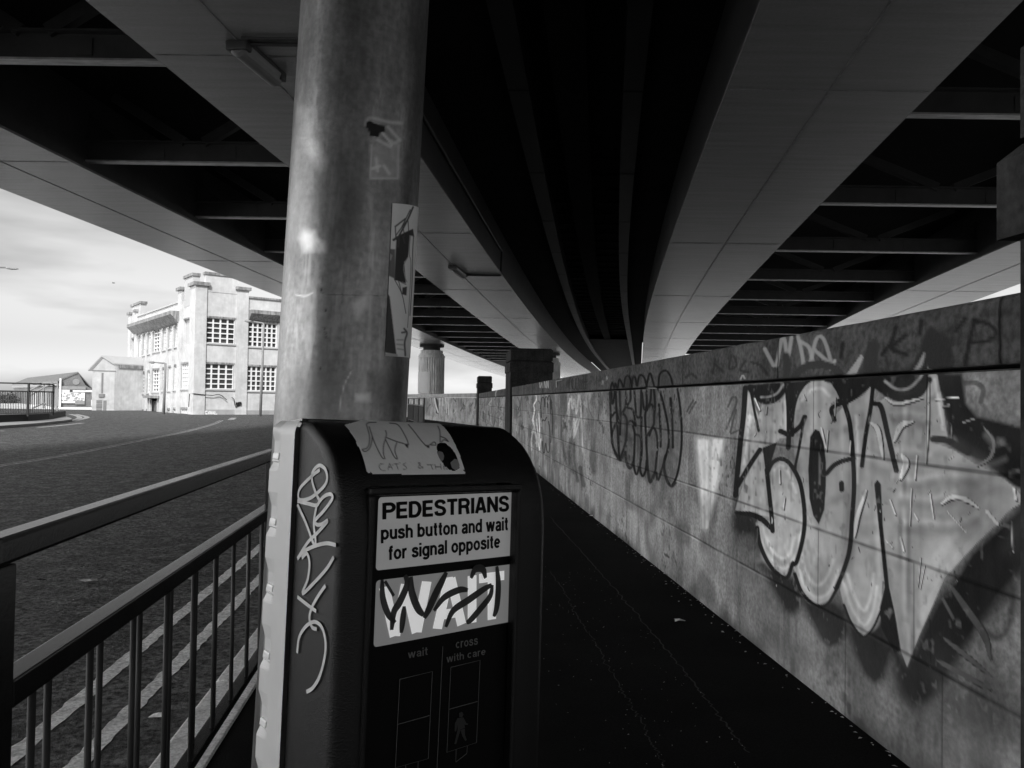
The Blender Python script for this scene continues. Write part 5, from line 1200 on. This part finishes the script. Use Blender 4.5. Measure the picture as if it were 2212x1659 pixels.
# ================================================================== BUILDINGS
def facade_cells(mb, p0, dvec, nvec, t0, t1, z0, z1, ops, dep):
    ts = sorted(set([t0, t1] + [v for o in ops for v in o[:2] if t0 < v < t1])); zs = sorted(set([z0, z1] + [v for o in ops for v in o[2:4] if z0 < v < z1]))
    q = lambda t, z, d=0: np.asarray(p0) + dvec * t - nvec * d + np.array([0, 0, z])
    for a, b in zip(ts[:-1], ts[1:]):
        for c, d in zip(zs[:-1], zs[1:]):
            m_, k_ = (a + b) / 2, (c + d) / 2
            if any(o[0] < m_ < o[1] and o[2] < k_ < o[3] for o in ops): continue
            mb.add([q(a, c), q(b, c), q(b, d), q(a, d)], [(0, 1, 2, 3)])
    for o in ops:
        a, b, c, d = max(o[0], t0), min(o[1], t1), max(o[2], z0), min(o[3], z1)
        mb.add([q(a, c), q(b, c), q(b, d), q(a, d), q(a, c, dep), q(b, c, dep), q(b, d, dep), q(a, d, dep)], [(0, 1, 5, 4), (1, 2, 6, 5), (2, 3, 7, 6), (3, 0, 4, 7)])
FC = np.array([*aty(419.8, 890, 57)[:2], 0]); LD = np.array([-.611, .791, 0]); LNn = np.array([-.791, -.611, 0]); RD = np.array([.791, .611, 0]); RNn = np.array([.611, -.791, 0])
def LF(x, y): q = plane_hit(*Z7(x, y), FC, LNn); return float((q - FC) @ LD), float(q[2])
def RF(x, y): q = plane_hit(*Z7(x, y), FC, RNn); return float((q - FC) @ RD), float(q[2])
fac = thing('factory_building', (*FC[:2], 0), 'white rendered art deco factory with corner tower and small-paned windows', 'building')
fz = lambda o, d, z, n=0: FC + d * o + np.array([0, 0, z])
GZ = -.4
tl_in = LF(690, 800)[0]; tl_end = LF(103, 1200)[0]; tr_in = RF(1372, 800)[0]; tr_end = 12.5
zpar = .5 * (LF(300, 522)[1] + LF(600, 392)[1]); ztow = RF(1100, 200)[1]; zrpar = RF(1500, 350)[1]
def winrect(fn, x0, x1, yt, yb):
    a, za = fn(x0, yt); b, zb_ = fn(x1, yt); c, zc_ = fn(x0, yb); d, zd = fn(x1, yb)
    return [min(a, b, c, d) * .5 + min(a, c) * .0 + .5 * min(a, b), max(a, b), .5 * (zc_ + zd), .5 * (za + zb_)]
Wr = [(winrect(RF, 935, 1243, 556, 822), 4, 5), (winrect(RF, 915, 1228, 1042, 1308), 4, 5), (winrect(RF, 1385, 1690, 606, 860), 6, 5), (winrect(RF, 1368, 1678, 1070, 1328), 6, 5)]
up = [(132, 186, 770, 986, 0), (218, 240, 738, 964, 2), (266, 290, 728, 946, 2), (318, 347, 712, 930, 2), (374, 450, 672, 908, 3), (478, 510, 652, 890, 2), (540, 576, 632, 870, 3), (604, 645, 605, 855, 3), (694, 782, 560, 832, 0)]
lo_ = [(120, 170, 1158, 1366, 0), (203, 231, 1146, 1360, 2), (255, 283, 1134, 1354, 2), (309, 340, 1120, 1348, 2), (364, 440, 1102, 1338, 3), (464, 487, 1090, 1330, 2), (530, 566, 1074, 1324, 3), (593, 633, 1062, 1316, 3), (674, 764, 1040, 1306, 5)]
gr_ = [(110, 157, 1550, 1600, 2), (195, 217, 1545, 1600, 1), (246, 268, 1540, 1600, 1), (297, 323, 1536, 1600, 1), (516, 550, 1526, 1600, 2), (583, 618, 1523, 1600, 2), (664, 744, 1520, 1585, 6)]
Wl = [(winrect(LF, a, b, c, d), n, 6 if r is up else (6 if r is lo_ else 1), n == 0) for r in (up, lo_, gr_) for a, b, c, d, n in r]
door = winrect(LF, 330, 440, 1400, 1600)
mb = MB()
opsL = [w_[0] for w_ in Wl] + [door]
facade_cells(mb, FC, LD, LNn, 0, tl_end, GZ, zpar, opsL, .18)
facade_cells(mb, FC, RD, RNn, 0, tr_in, GZ, ztow, [w_[0] for w_ in Wr], .22)
facade_cells(mb, FC, RD, RNn, tr_in, tr_end, GZ, zrpar, [w_[0] for w_ in Wr], .22)
q3 = lambda l, r, z: FC + LD * l + RD * r + np.array([0, 0, z])
mb.add([q3(tl_end, 0, GZ), q3(tl_end, tr_end, GZ), q3(tl_end, tr_end, zpar), q3(tl_end, 0, zpar)], [(0, 1, 2, 3)])
mb.add([q3(0, tr_end, GZ), q3(tl_end, tr_end, GZ), q3(tl_end, tr_end, zpar), q3(0, tr_end, zpar)], [(0, 1, 2, 3)])
mb.add([q3(0, 0, zpar - .4), q3(tl_end, 0, zpar - .4), q3(tl_end, tr_end, zpar - .4), q3(0, tr_end, zpar - .4)], [(0, 1, 2, 3)])
mb.build('wall', M['render'], fac)
def lbox(nm, mtl, t0, t1, z0, z1, d0, d1, left=True, par=fac):
    mb = MB(); D_, Nn = (LD, LNn) if left else (RD, RNn); mb.obox(FC, D_, Nn, (0, 0, 1), (t0, t1), (d0, d1), (z0, z1)); return mb.build(nm, mtl, par)
# corner tower mass and piers
zl = LF(750, 150)[1]
lbox('tower_panel', M['render2'], LF(800, 400)[0] + .35, tl_in, zpar - .5, LF(700, 140)[1], -.5, .02)
lbox('panel_coping', M['concrete_dark'], LF(800, 400)[0] + .25, tl_in + .15, LF(700, 140)[1], LF(700, 140)[1] + .22, -.55, .12)
t0r, t1r = RF(926, 300)[0], RF(1272, 300)[0]
lbox('tower_panel', M['render'], t0r, t1r, ztow - .6, RF(1100, 105)[1], -.5, .03, False); lbox('panel_coping', M['concrete_dark'], t0r - .1, t1r + .1, RF(1100, 105)[1], RF(1100, 105)[1] + .2, -.55, .12, False)
def pierbox(t0, t1, ztop, left, dpt=.14):
    lbox('pilaster', M['render'], t0, t1, GZ, ztop, -.45, dpt, left); lbox('pilaster_cap', M['concrete_dark'], t0 - .14, t1 + .14, ztop, ztop + .24, -.6, dpt + .16, left)
zcp = RF(860, 205)[1]
mb = MB(); mb.obox(FC, RD, LD, (0, 0, 1), (-.14, RF(926, 800)[0]), (-.14, LF(770, 800)[0]), (GZ, zcp)); mb.build('corner_pier', M['render'], fac)
mb = MB(); mb.obox(FC, RD, LD, (0, 0, 1), (-.3, RF(926, 800)[0] + .18), (-.3, LF(770, 800)[0] + .15), (zcp, zcp + .26)); mb.build('pilaster_cap', M['concrete_dark'], fac)
pierbox(RF(1262, 300)[0], tr_in, RF(1320, 258)[1], False)
pierbox(LF(690, 300)[0], LF(652, 300)[0], LF(670, 262)[1], True)
te0 = LF(205, 600)[0]; pierbox(te0, LF(185, 600)[0], LF(200, 490)[1], True); pierbox(LF(140, 600)[0], tl_end, LF(118, 525)[1], True)
lbox('tower_panel', M['render2'], LF(232, 500)[0], LF(140, 500)[0], zpar - .5, LF(180, 420)[1], -.5, .02); lbox('panel_coping', M['concrete_dark'], LF(236, 500)[0], LF(132, 500)[0], LF(180, 420)[1], LF(180, 420)[1] + .22, -.55, .12)
# cornices
c0, c1 = LF(662, 500)[0], LF(178, 650)[0]; zt_ = .5 * (LF(640, 475)[1] + LF(200, 632)[1])
def cornice(D_, Nn, a, b, z, pr_, h_):
    pr_ *= .8; h_ *= .85
    mb = MB(); q = lambda t, d, zz: FC + D_ * t + Nn * d + np.array([0, 0, zz])
    sec = [(0, z - h_), (.18, z - h_ * .9), (pr_, z - .28), (pr_, z), (0, z)]
    mb.add([q(a, d, zz) for d, zz in sec] + [q(b, d, zz) for d, zz in sec], [(0, 1, 2, 3, 4), (9, 8, 7, 6, 5)] + [(i, i + 5, (i + 1) % 5 + 5, (i + 1) % 5) for i in range(5)])
    return mb.build('cornice', M['concrete_dark'], fac)
cornice(LD, LNn, c0, c1, zt_, .95, 1.15)
lbox('parapet_coping', M['render2'], c0, c1, zpar, zpar + .12, -.4, .1)
cornice(RD, RNn, tr_in + .05, RF(1755, 520)[0], RF(1500, 478)[1], .8, .95); lbox('parapet_coping', M['concrete_dark'], tr_in, tr_end, zrpar, zrpar + .14, -.4, .12, False)
lbox('plinth', mat('grey_plinth', .36, .85, .15, 2), .2, tr_in - .1, GZ, RF(1100, 1528)[1], 0, .05, False)
lbox('plinth', mat('grey_plinth_right', .32, .85, .15, 2), tr_in + .05, RF(1665, 1540)[0], GZ, RF(1500, 1536)[1], 0, .05, False)
# vertical ribs between the left windows
zr1 = zt_ - 1.1
for x in (200, 252, 303, 358, 463, 525, 588, 655): 
    t = LF(x, 1000)[0]; lbox('rib', M['render'], t - .16, t + .16, GZ, zr1, 0, .16)
def window(rc, nx, ny, D_, Nn, dep, blank=False):
    a, b, c, d = rc; mb = MB(); q = lambda t, z, dd: FC + D_ * t + Nn * dd + np.array([0, 0, z])
    mb.add([q(a, c, -dep), q(b, c, -dep), q(b, d, -dep), q(a, d, -dep)], [(0, 1, 2, 3)])
    if blank:
        f = mb.build('blank_panel', M['render2'], fac)
        mbl = MB(); mbl.obox(FC, D_, Nn, (0, 0, 1), (a - .06, b + .06), (.002, .03), (d, d + .1)); mbl.build('head_shadow', M['concrete_dark'], f)  # dark strip stands for the shadow at the recess head
        return f
    mbf = MB(); fw = .055
    for i in range(nx + 1): t = a + (b - a) * i / nx; mbf.obox(FC, D_, Nn, (0, 0, 1), (max(a, t - fw), min(b, t + fw)), (-dep + .02, -dep + .12), (c, d))
    for j in range(ny + 1): z = c + (d - c) * j / ny; mbf.obox(FC, D_, Nn, (0, 0, 1), (a + .001, b - .001), (-dep + .022, -dep + .11), (max(c, z - fw * .8), min(d, z + fw * .8)))
    f = mbf.build('window', M['frame'], fac); mb.build('pane', M['glass'], f)
    mbl = MB(); mbl.obox(FC, D_, Nn, (0, 0, 1), (a - .06, b + .06), (.002, .03), (d, d + .13)); mbl.build('head_shadow', M['concrete_dark'], f)  # dark strip drawn in place of the reveal's top shadow
    mbj = MB(); mbj.obox(FC, D_, Nn, (0, 0, 1), ((b, b + .1) if D_ is LD else (a - .08, a)), (.002, .035), (c, d)); mbj.build('side_shadow', M['lampgrey'], f)  # grey upright strip imitates the shaded side of the reveal
    mbs = MB(); mbs.obox(FC, D_, Nn, (0, 0, 1), (a - .08, b + .08), (.002, .10), (c - .12, c)); mbs.build('sill', M['render2'], f)
    return f
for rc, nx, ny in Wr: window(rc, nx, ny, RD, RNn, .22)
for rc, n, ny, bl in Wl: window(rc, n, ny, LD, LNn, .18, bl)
a, b, c, d = door
lbox('door', M['glass'], a + .3, b - .3, GZ, d - .3, -.17, -.1); lbox('door_hood', M['concrete_dark'], a - .35, b + .35, d - .05, d + .18, 0, .5)
for t in (a, b - .3): lbox('door_jamb', M['render2'], t, t + .3, GZ, d - .05, -.15, .2)
# lettering sprayed on the plinth and loose cable
mb = MB()
def on_r(px, dd=.06): q = plane_hit(*px, FC + RNn * dd, RNn); return (float((q - FC) @ RD), float(q[2]))
for q in ([(945, 1545), (922, 1548), (920, 1572), (945, 1575)], [(960, 1550), (958, 1575), (975, 1572), (975, 1550), (960, 1550)], [(985, 1548), (988, 1575), (1005, 1572), (1005, 1548)], [(1015, 1548), (1020, 1576), (1050, 1578)], [(1018, 1548), (1030, 1562)]):
    mb.add(*ribbon2d([on_r(Z7(a, b)) for a, b in q], .11, lambda t, z: FC + RD * t + RNn * .06 + np.array([0, 0, z]), curve=False))
mb.build('sprayed_tag', M['frame'], fac)
mb = MB()
for q, r2 in (([(745, 1500), (755, 1360), (800, 1358), (930, 1372), (1000, 1378), (1060, 1365), (1100, 1380), (1150, 1425)], .03), ([(1205, 1398), (1230, 1420), (1235, 1470), (1245, 1500), (1290, 1480)], .03)):
    mb.tube([plane_hit(*Z7(a, b), FC + RNn * .2, RNn) for a, b in q], r2, 6)
for x, y in ((1262, 1465), (1290, 1460)): mb.tube([plane_hit(*Z7(x, y - 14), FC + RNn * .2, RNn), plane_hit(*Z7(x, y + 14), FC + RNn * .2, RNn)], .12, 8)
mb.build('loose_cable', M['blackwall'], fac)

# gabled white shed
shp = aty(*Z1(853, 1260), 68); SH0 = np.array([shp[0], shp[1], 0]); gd = -RD; 
def hitp(px, p0, n): return plane_hit(*px, p0, n)
gl_ = hitp(Z1(688, 1200), SH0, RNn); wS = float(np.linalg.norm((gl_ - SH0)[:2]))
shed = thing('shed_building', SH0, 'white gabled shed between the brick warehouse and the factory', 'building')
dirA = (gl_ - SH0); dirA[2] = 0; dirA /= np.linalg.norm(dirA); dirB = LD * .35 + RD * .94; dirB /= np.linalg.norm(dirB)
ze = hitp(Z1(853, 888), SH0, RNn)[2]; zapx = hitp(Z1(772, 838), SH0, RNn)[2]; ze2 = hitp(Z1(688, 935), SH0, RNn)[2]
q = lambda a, b, z: SH0 + dirA * a + dirB * b + np.array([0, 0, z])
LB = 9
mb = MB(); mb.add([q(0, 0, GZ), q(wS, 0, GZ), q(wS, 0, ze2), q(wS / 2, 0, zapx), q(0, 0, ze)], [(0, 1, 2, 3, 4)]); mb.add([q(0, 0, GZ), q(0, LB, GZ), q(0, LB, ze), q(0, 0, ze)], [(0, 1, 2, 3)]); mb.add([q(wS, 0, GZ), q(wS, LB, GZ), q(wS, LB, ze2), q(wS, 0, ze2)], [(0, 1, 2, 3)]); mb.build('wall', M['render'], shed)
mb = MB()
for (a0, z0), (a1, z1) in (((-.12, ze - .04), (wS / 2, zapx + .06)), ((wS / 2, zapx + .06), (wS + .15, ze2 - .06))):
    mb.hexa([q(a0, -.25, z0), q(a1, -.25, z1), q(a1, LB, z1), q(a0, LB, z0), q(a0, -.25, z0 + .12), q(a1, -.25, z1 + .12), q(a1, LB, z1 + .12), q(a0, LB, z0 + .12)])
mb.build('roof', M['render2'], shed)
mb = MB(); mb.obox(SH0, dirA, dirB, (0, 0, 1), (-.32, -.26), (0, LB), (ze - .32, ze - .02)); mb.build('gutter', M['concrete_dark'], shed)
mb = MB(); mb.obox(SH0, dirA, dirB, (0, 0, 1), (-.1, wS), (-.05, -.01), (ze2 - .06, ze2 + .04)); mb.build('band', M['lampgrey'], shed)
mb = MB()
da = float((hitp(Z1(790, 1200), SH0, RNn) - SH0) @ dirA); mb.obox(SH0, dirA, dirB, (0, 0, 1), (da - .1, da + .12), (-.06, -.01), (GZ, hitp(Z1(785, 1160), SH0, RNn)[2])); mb.build('door_edge', M['lampgrey'], shed)
mb = MB(); 
da0, da1 = [float((hitp(Z1(x, 1200), SH0, RNn) - SH0) @ dirA) for x in (768, 726)]
for y, h_ in ((1170, .30), (1192, .16), (1205, .16), (1215, .16), (1230, .1), (1243, .1)):
    z = hitp(Z1(745, y), SH0, RNn)[2]; mb.obox(SH0, dirA, dirB, (0, 0, 1), (da0, da1), (-.05, -.012), (z - h_ / 2, z + h_ / 2))
mb.build('notice_lines', M['lampgrey'], shed)
mb = MB(); dv = float((hitp(Z1(768, 1050), SH0, RNn) - SH0) @ dirA); zv = hitp(Z1(768, 1030), SH0, RNn)[2]
mb.obox(SH0, dirA, dirB, (0, 0, 1), (dv - .08, dv + .02), (-.08, -.01), (zv - .9, zv + .9)); mb.obox(SH0, dirA, dirB, (0, 0, 1), (dv - .25, dv + .1), (-.2, -.01), (zv - 1.25, zv - .95)); mb.build('vent', M['lampgrey'], shed)

# brick warehouse
BK0 = np.array([*aty(*Z1(440, 1200), 84)[:2], 0])
bn = np.array([.62, -.785, 0]); bd = np.array([.785, .62, 0]); sdn = np.array([-.785, -.62, 0]); sdd = np.array([-.62, .785, 0])
wh = thing('brick_warehouse', BK0, 'dark brick warehouse with white signboard on its gable wall', 'building')
def G(x, y): h_ = plane_hit(*Z1(x, y), BK0, bn); return float((h_ - BK0) @ bd), float(h_[2])
gw, _ = G(682, 1200); zel = G(440, 1055)[1]; zer = G(680, 1072)[1]; ga, gz = G(585, 952); g2, g2z = G(640, 1045)
vfar = None
q = lambda a, b, z: BK0 + bd * a + sdd * b + np.array([0, 0, z])
def side_b(px):       # pixel column on the long side wall -> distance along it
    d = ray(*px); Mx = np.array([[sdd[0], -d[0]], [sdd[1], -d[1]]]); s_ = np.linalg.solve(Mx, (C0 - BK0)[:2]); return float(s_[0])
sb = side_b(Z1(100, 1150)); sb = min(max(sb, 10), 120)
mb = MB(); mb.add([q(0, 0, -1), q(gw, 0, -1), q(gw, 0, zer), q(g2, 0, g2z), q(ga, 0, gz), q(0, 0, zel + .6)], [(0, 1, 2, 3, 4, 5)]); mb.add([q(0, 0, -1), q(0, sb, -1), q(0, sb, zel), q(0, 0, zel)], [(0, 1, 2, 3)]); mb.build('wall', M['brick'], wh)
mb = MB(); mb.hexa([q(-.2, -.1, zel + .5), q(ga, -.1, gz - .05), q(ga, sb, gz - .05), q(-.2, sb, zel + .5), q(-.2, -.1, zel + .65), q(ga, -.1, gz + .1), q(ga, sb, gz + .1), q(-.2, sb, zel + .65)]); mb.hexa([q(ga, -.1, gz - .05), q(gw + .1, -.1, zer - .1), q(gw + .1, sb, zer - .1), q(ga, sb, gz - .05), q(ga, -.1, gz + .08), q(gw + .1, -.1, zer + .05), q(gw + .1, sb, zer + .05), q(ga, sb, gz + .08)]); mb.build('roof', M['slate'], wh)
mb = MB(); z = G(540, 1066)[1]; mb.obox(BK0, bd, bn, (0, 0, 1), (0, G(640, 1066)[0]), (0, .25), (z - .18, z + .18)); mb.obox(BK0, sdd, sdn, (0, 0, 1), (0, sb), (0, .25), (zel + .1, zel + .3)); mb.build('cornice', M['lampgrey'], wh)
mb = MB(); a, z = G(437, 1180); b, z2 = G(634, 1098); mb.obox(BK0, bd, bn, (0, 0, 1), (.1, b), (.02, .2), (G(540, 1180)[1], G(540, 1100)[1])); a2 = G(575, 1082); mb.obox(BK0, bd, bn, (0, 0, 1), (a2[0] - .4, a2[0] + 2.2), (.02, .18), (G(575, 1096)[1], G(575, 1082)[1])); mb.obox(BK0, bd, bn, (0, 0, 1), (.1, G(520, 1090)[0]), (.02, .19), (G(500, 1098)[1], G(500, 1078)[1])); sg = mb.build('signboard', M['board'], wh)
mb = MB(); rg = random.Random(2)
for y in (1107, 1118, 1128, 1138, 1148, 1160):
    x = 442
    while x < 610:
        L = rg.uniform(10, 30)
        if rg.random() < .6: a, z = G(x, y); b, _ = G(x + L, y); mb.obox(BK0, bd, bn, (0, 0, 1), (a, b), (.205, .215), (z - .06, z + .06))
        x += L + 6
a, z = G(560, 1175); b, _ = G(632, 1175); mb.obox(BK0, bd, bn, (0, 0, 1), (a, b), (.21, .22), (z - .2, z + .2)); mb.build('faded_lines', M['lampgrey'], sg)
mb = MB(); mb.obox(BK0, bd, bn, (0, 0, 1), (G(446, 1000)[0], G(456, 1000)[0]), (.02, .4), (-.5, G(450, 995)[1])); mb.build('drainpipe', M['board'], wh)
mb = MB(); cxx, czz = G(570, 1020); n = 14
mb.add([BK0 + bd * (cxx + .35 * math.cos(2 * math.pi * k / n)) + bn * .06 + np.array([0, 0, czz + .35 * math.sin(2 * math.pi * k / n)]) for k in range(n)], [tuple(range(n))]); mb.build('round_vent', M['lampgrey'], wh)
for k, x in enumerate((250, 275, 310, 330, 350)):
    s_ = side_b(Z1(x, 1120)); mb = MB(); mb.obox(BK0, sdd, sdn, (0, 0, 1), (s_ - .5, s_ + .5), (.01, .08), (zel - 2.3, zel - .5)); mb.build('window', M['render2'], wh)

# street lamps
def lamp(pts, hd, Y, label, r0_=.09, base=True, lr=1.0):
    P3 = [aty(*p, Y) for p in pts]
    t = thing('street_lamp', P3[0] if base else P3[0], label, 'street lamp', None)
    mb = MB(); mb.tube(P3, [r0_ * (1 - .5 * i / (len(P3) - 1)) for i in range(len(P3))], 10); mb.build('column' if base else 'bracket_arm', M['lampgrey'], t, smooth=True)
    a, b = aty(*hd[0], Y), aty(*hd[1], Y); m_ = (a + b) / 2
    mb = MB(); mb.tube([a, a * .75 + b * .25, m_, a * .2 + b * .8, b], [q_ * lr for q_ in (.05, .14, .17, .13, .04)], 10); mb.build('lantern', M['lampgrey'], t, smooth=True)
    return t
lamp([Z7(478, 1578), Z7(488, 1300), Z7(497, 1036), Z7(480, 1032), Z7(385, 1026)], (Z7(388, 1026), Z7(318, 1022)), 50, 'slim street lamp with long arm before the left factory front', lr=.55)
lamp([Z7(1508, 1600), Z7(1530, 1100), Z7(1545, 615), Z7(1530, 606), Z7(1440, 592)], (Z7(1420, 590), Z7(1340, 582)), 52, 'tall street lamp crossing the right-hand factory windows', lr=.6)
lamp([(-330, 930), (-318, 560), (-300, 552), (-120, 573), (12, 578)], ((10, 578.5), (40, 581)), 45, 'street lamp reaching in over the far left edge of the view', lr=.5)

# bird, tree, leaves
t = thing('bird', aty(245, 612, 60), 'tiny dark bird flying in the pale sky', 'bird')
c = np.array(t.location); mb = MB(); mb.tube([c + np.array([-.09, 0, 0]), c + np.array([-.05, 0, .03]), c + np.array([.1, 0, .03]), c + np.array([.12, 0, 0])], [.005, .035, .03, .005], 8); mb.build('body', M['blackwall'], t)
mb = MB(); mb.add([c + np.array(v) for v in ((-.03, 0, .02), (.05, 0, .02), (.01, .2, .09), (-.03, -.2, .09))], [(0, 1, 2), (1, 0, 3)]); mb.build('wing', M['blackwall'], t)
def bush(px0, px1, ptop, pbot, Y, label):
    a, b = aty(px0, pbot, Y), aty(px1, ptop, Y); x0, x1, z0, z1 = a[0], b[0], -.2, b[2]
    t = thing('tree', ((x0 + x1) / 2, Y, 0), label, 'tree', 'dark trees seen through the island railing'); rg = random.Random(int(px0))
    mb = MB()
    cl = [((x0 + x1) / 2 + rg.gauss(0, .25) * (x1 - x0), Y + rg.uniform(-1.5, 1.5), z0 + (z1 - z0) * rg.uniform(.35, .95)) for _ in range(26)]
    for c_ in cl:
        for _ in range(60):
            p = np.array(c_) + np.array([rg.gauss(0, .5), rg.gauss(0, .5), rg.gauss(0, .4)]); s_ = .22; u = np.array([rg.gauss(0, 1) for _ in range(3)]); u /= np.linalg.norm(u); v = np.cross(u, [rg.gauss(0, 1) for _ in range(3)]); v /= np.linalg.norm(v)
            mb.add([p + u * s_, p + v * s_ * .6, p - u * s_, p - v * s_ * .6], [(0, 1, 2, 3)])
    mb.build('crown', M['foliage'], t)
    mb = MB(); xm = (x0 + x1) / 2; mb.tube([(xm, Y, -.3), (xm + .1, Y, (z0 + z1) * .5), (xm, Y, z1 * .85)], [.22, .15, .05], 8); mb.build('trunk', M['blackwall'], t)
bush(0, 14, 866, 893, 110, 'dark tree at the very left edge behind the railing'); bush(15, 28, 868, 893, 116, 'dark tree just left of the brick warehouse')
def leaf(px, z, size, label, mtl, n=7, sq=.6, yaw=0):
    c = atz(*px, z); rg = random.Random(int(px[0])); V = []
    for k in range(n):
        a = 2 * math.pi * k / n; rr = size * (.6 + .6 * rg.random()); x, y = rr * math.cos(a), rr * sq * math.sin(a)
        V.append((c[0] + x * math.cos(yaw) - y * math.sin(yaw), c[1] + x * math.sin(yaw) + y * math.cos(yaw), z + .006 + .012 * rg.random()))
    mb = MB(); mb.add(V + [(c[0], c[1], z + .022)], [(k, (k + 1) % n, n) for k in range(n)]); o = mb.build('leaf', mtl); 
    return tag(o, label, 'leaf', None)
leaf(Z6(412, 797), ROADZ, .075, 'large pale fallen leaf lying alone on the road', M['leaf'])
leaf(Z6(880, 789), ROADZ, .05, 'pale fallen leaf on the road near the rail bars', M['leaf'])
leaf(Z6(185, 795), ROADZ, .05, 'small dull fallen leaf on the road left of the large one', M['pavement'], 6, .4)
leaf(Z6(735, 1425), ROADZ, .05, 'crumpled scrap between the double lines and the kerb', M['kerb'], 8)
leaf(Z5b(820, 845), 0, .035, 'pale oblong leaf on the dark pavement near the wall', M['leaf'], 8, .45)
leaf(Z5b(340, 255), 0, .05, 'light scrap on the pavement against the wall foot', M['kerb'], 6, .3)
mb = MB(); rg = random.Random(21)
def speck(x, y, z, s_):
    a = rg.uniform(0, 6.28); c_, s2 = math.cos(a) * s_, math.sin(a) * s_; t_ = .5
    mb.add([(x - c_, y - s2, z), (x + s2 * t_, y - c_ * t_, z + .002), (x + c_, y + s2, z + .001), (x - s2 * t_, y + c_ * t_, z + .003)], [(0, 1, 2, 3)])
for _ in range(260):
    Y = 2.2 + 4 * rg.random() ** 1.6; X = wallx(Y) - .5 - abs(rg.gauss(0, .42)); speck(X, Y, .006, rg.uniform(.0012, .0042))
for _ in range(150):
    Y = 2.3 + 9 * rg.random() ** 1.5; speck(wallx(Y) - abs(rg.gauss(0, .05)) - .01, Y, .006, rg.uniform(.003, .011))
for _ in range(260):
    Y = 2.5 + 13 * rg.random() ** 1.3; X = kx(Y) - rg.uniform(.1, 6); speck(X, Y, ROADZ + .008, rg.uniform(.004, .014))
tag(mb.build('leaf_litter', M['leaf']), kind='stuff')
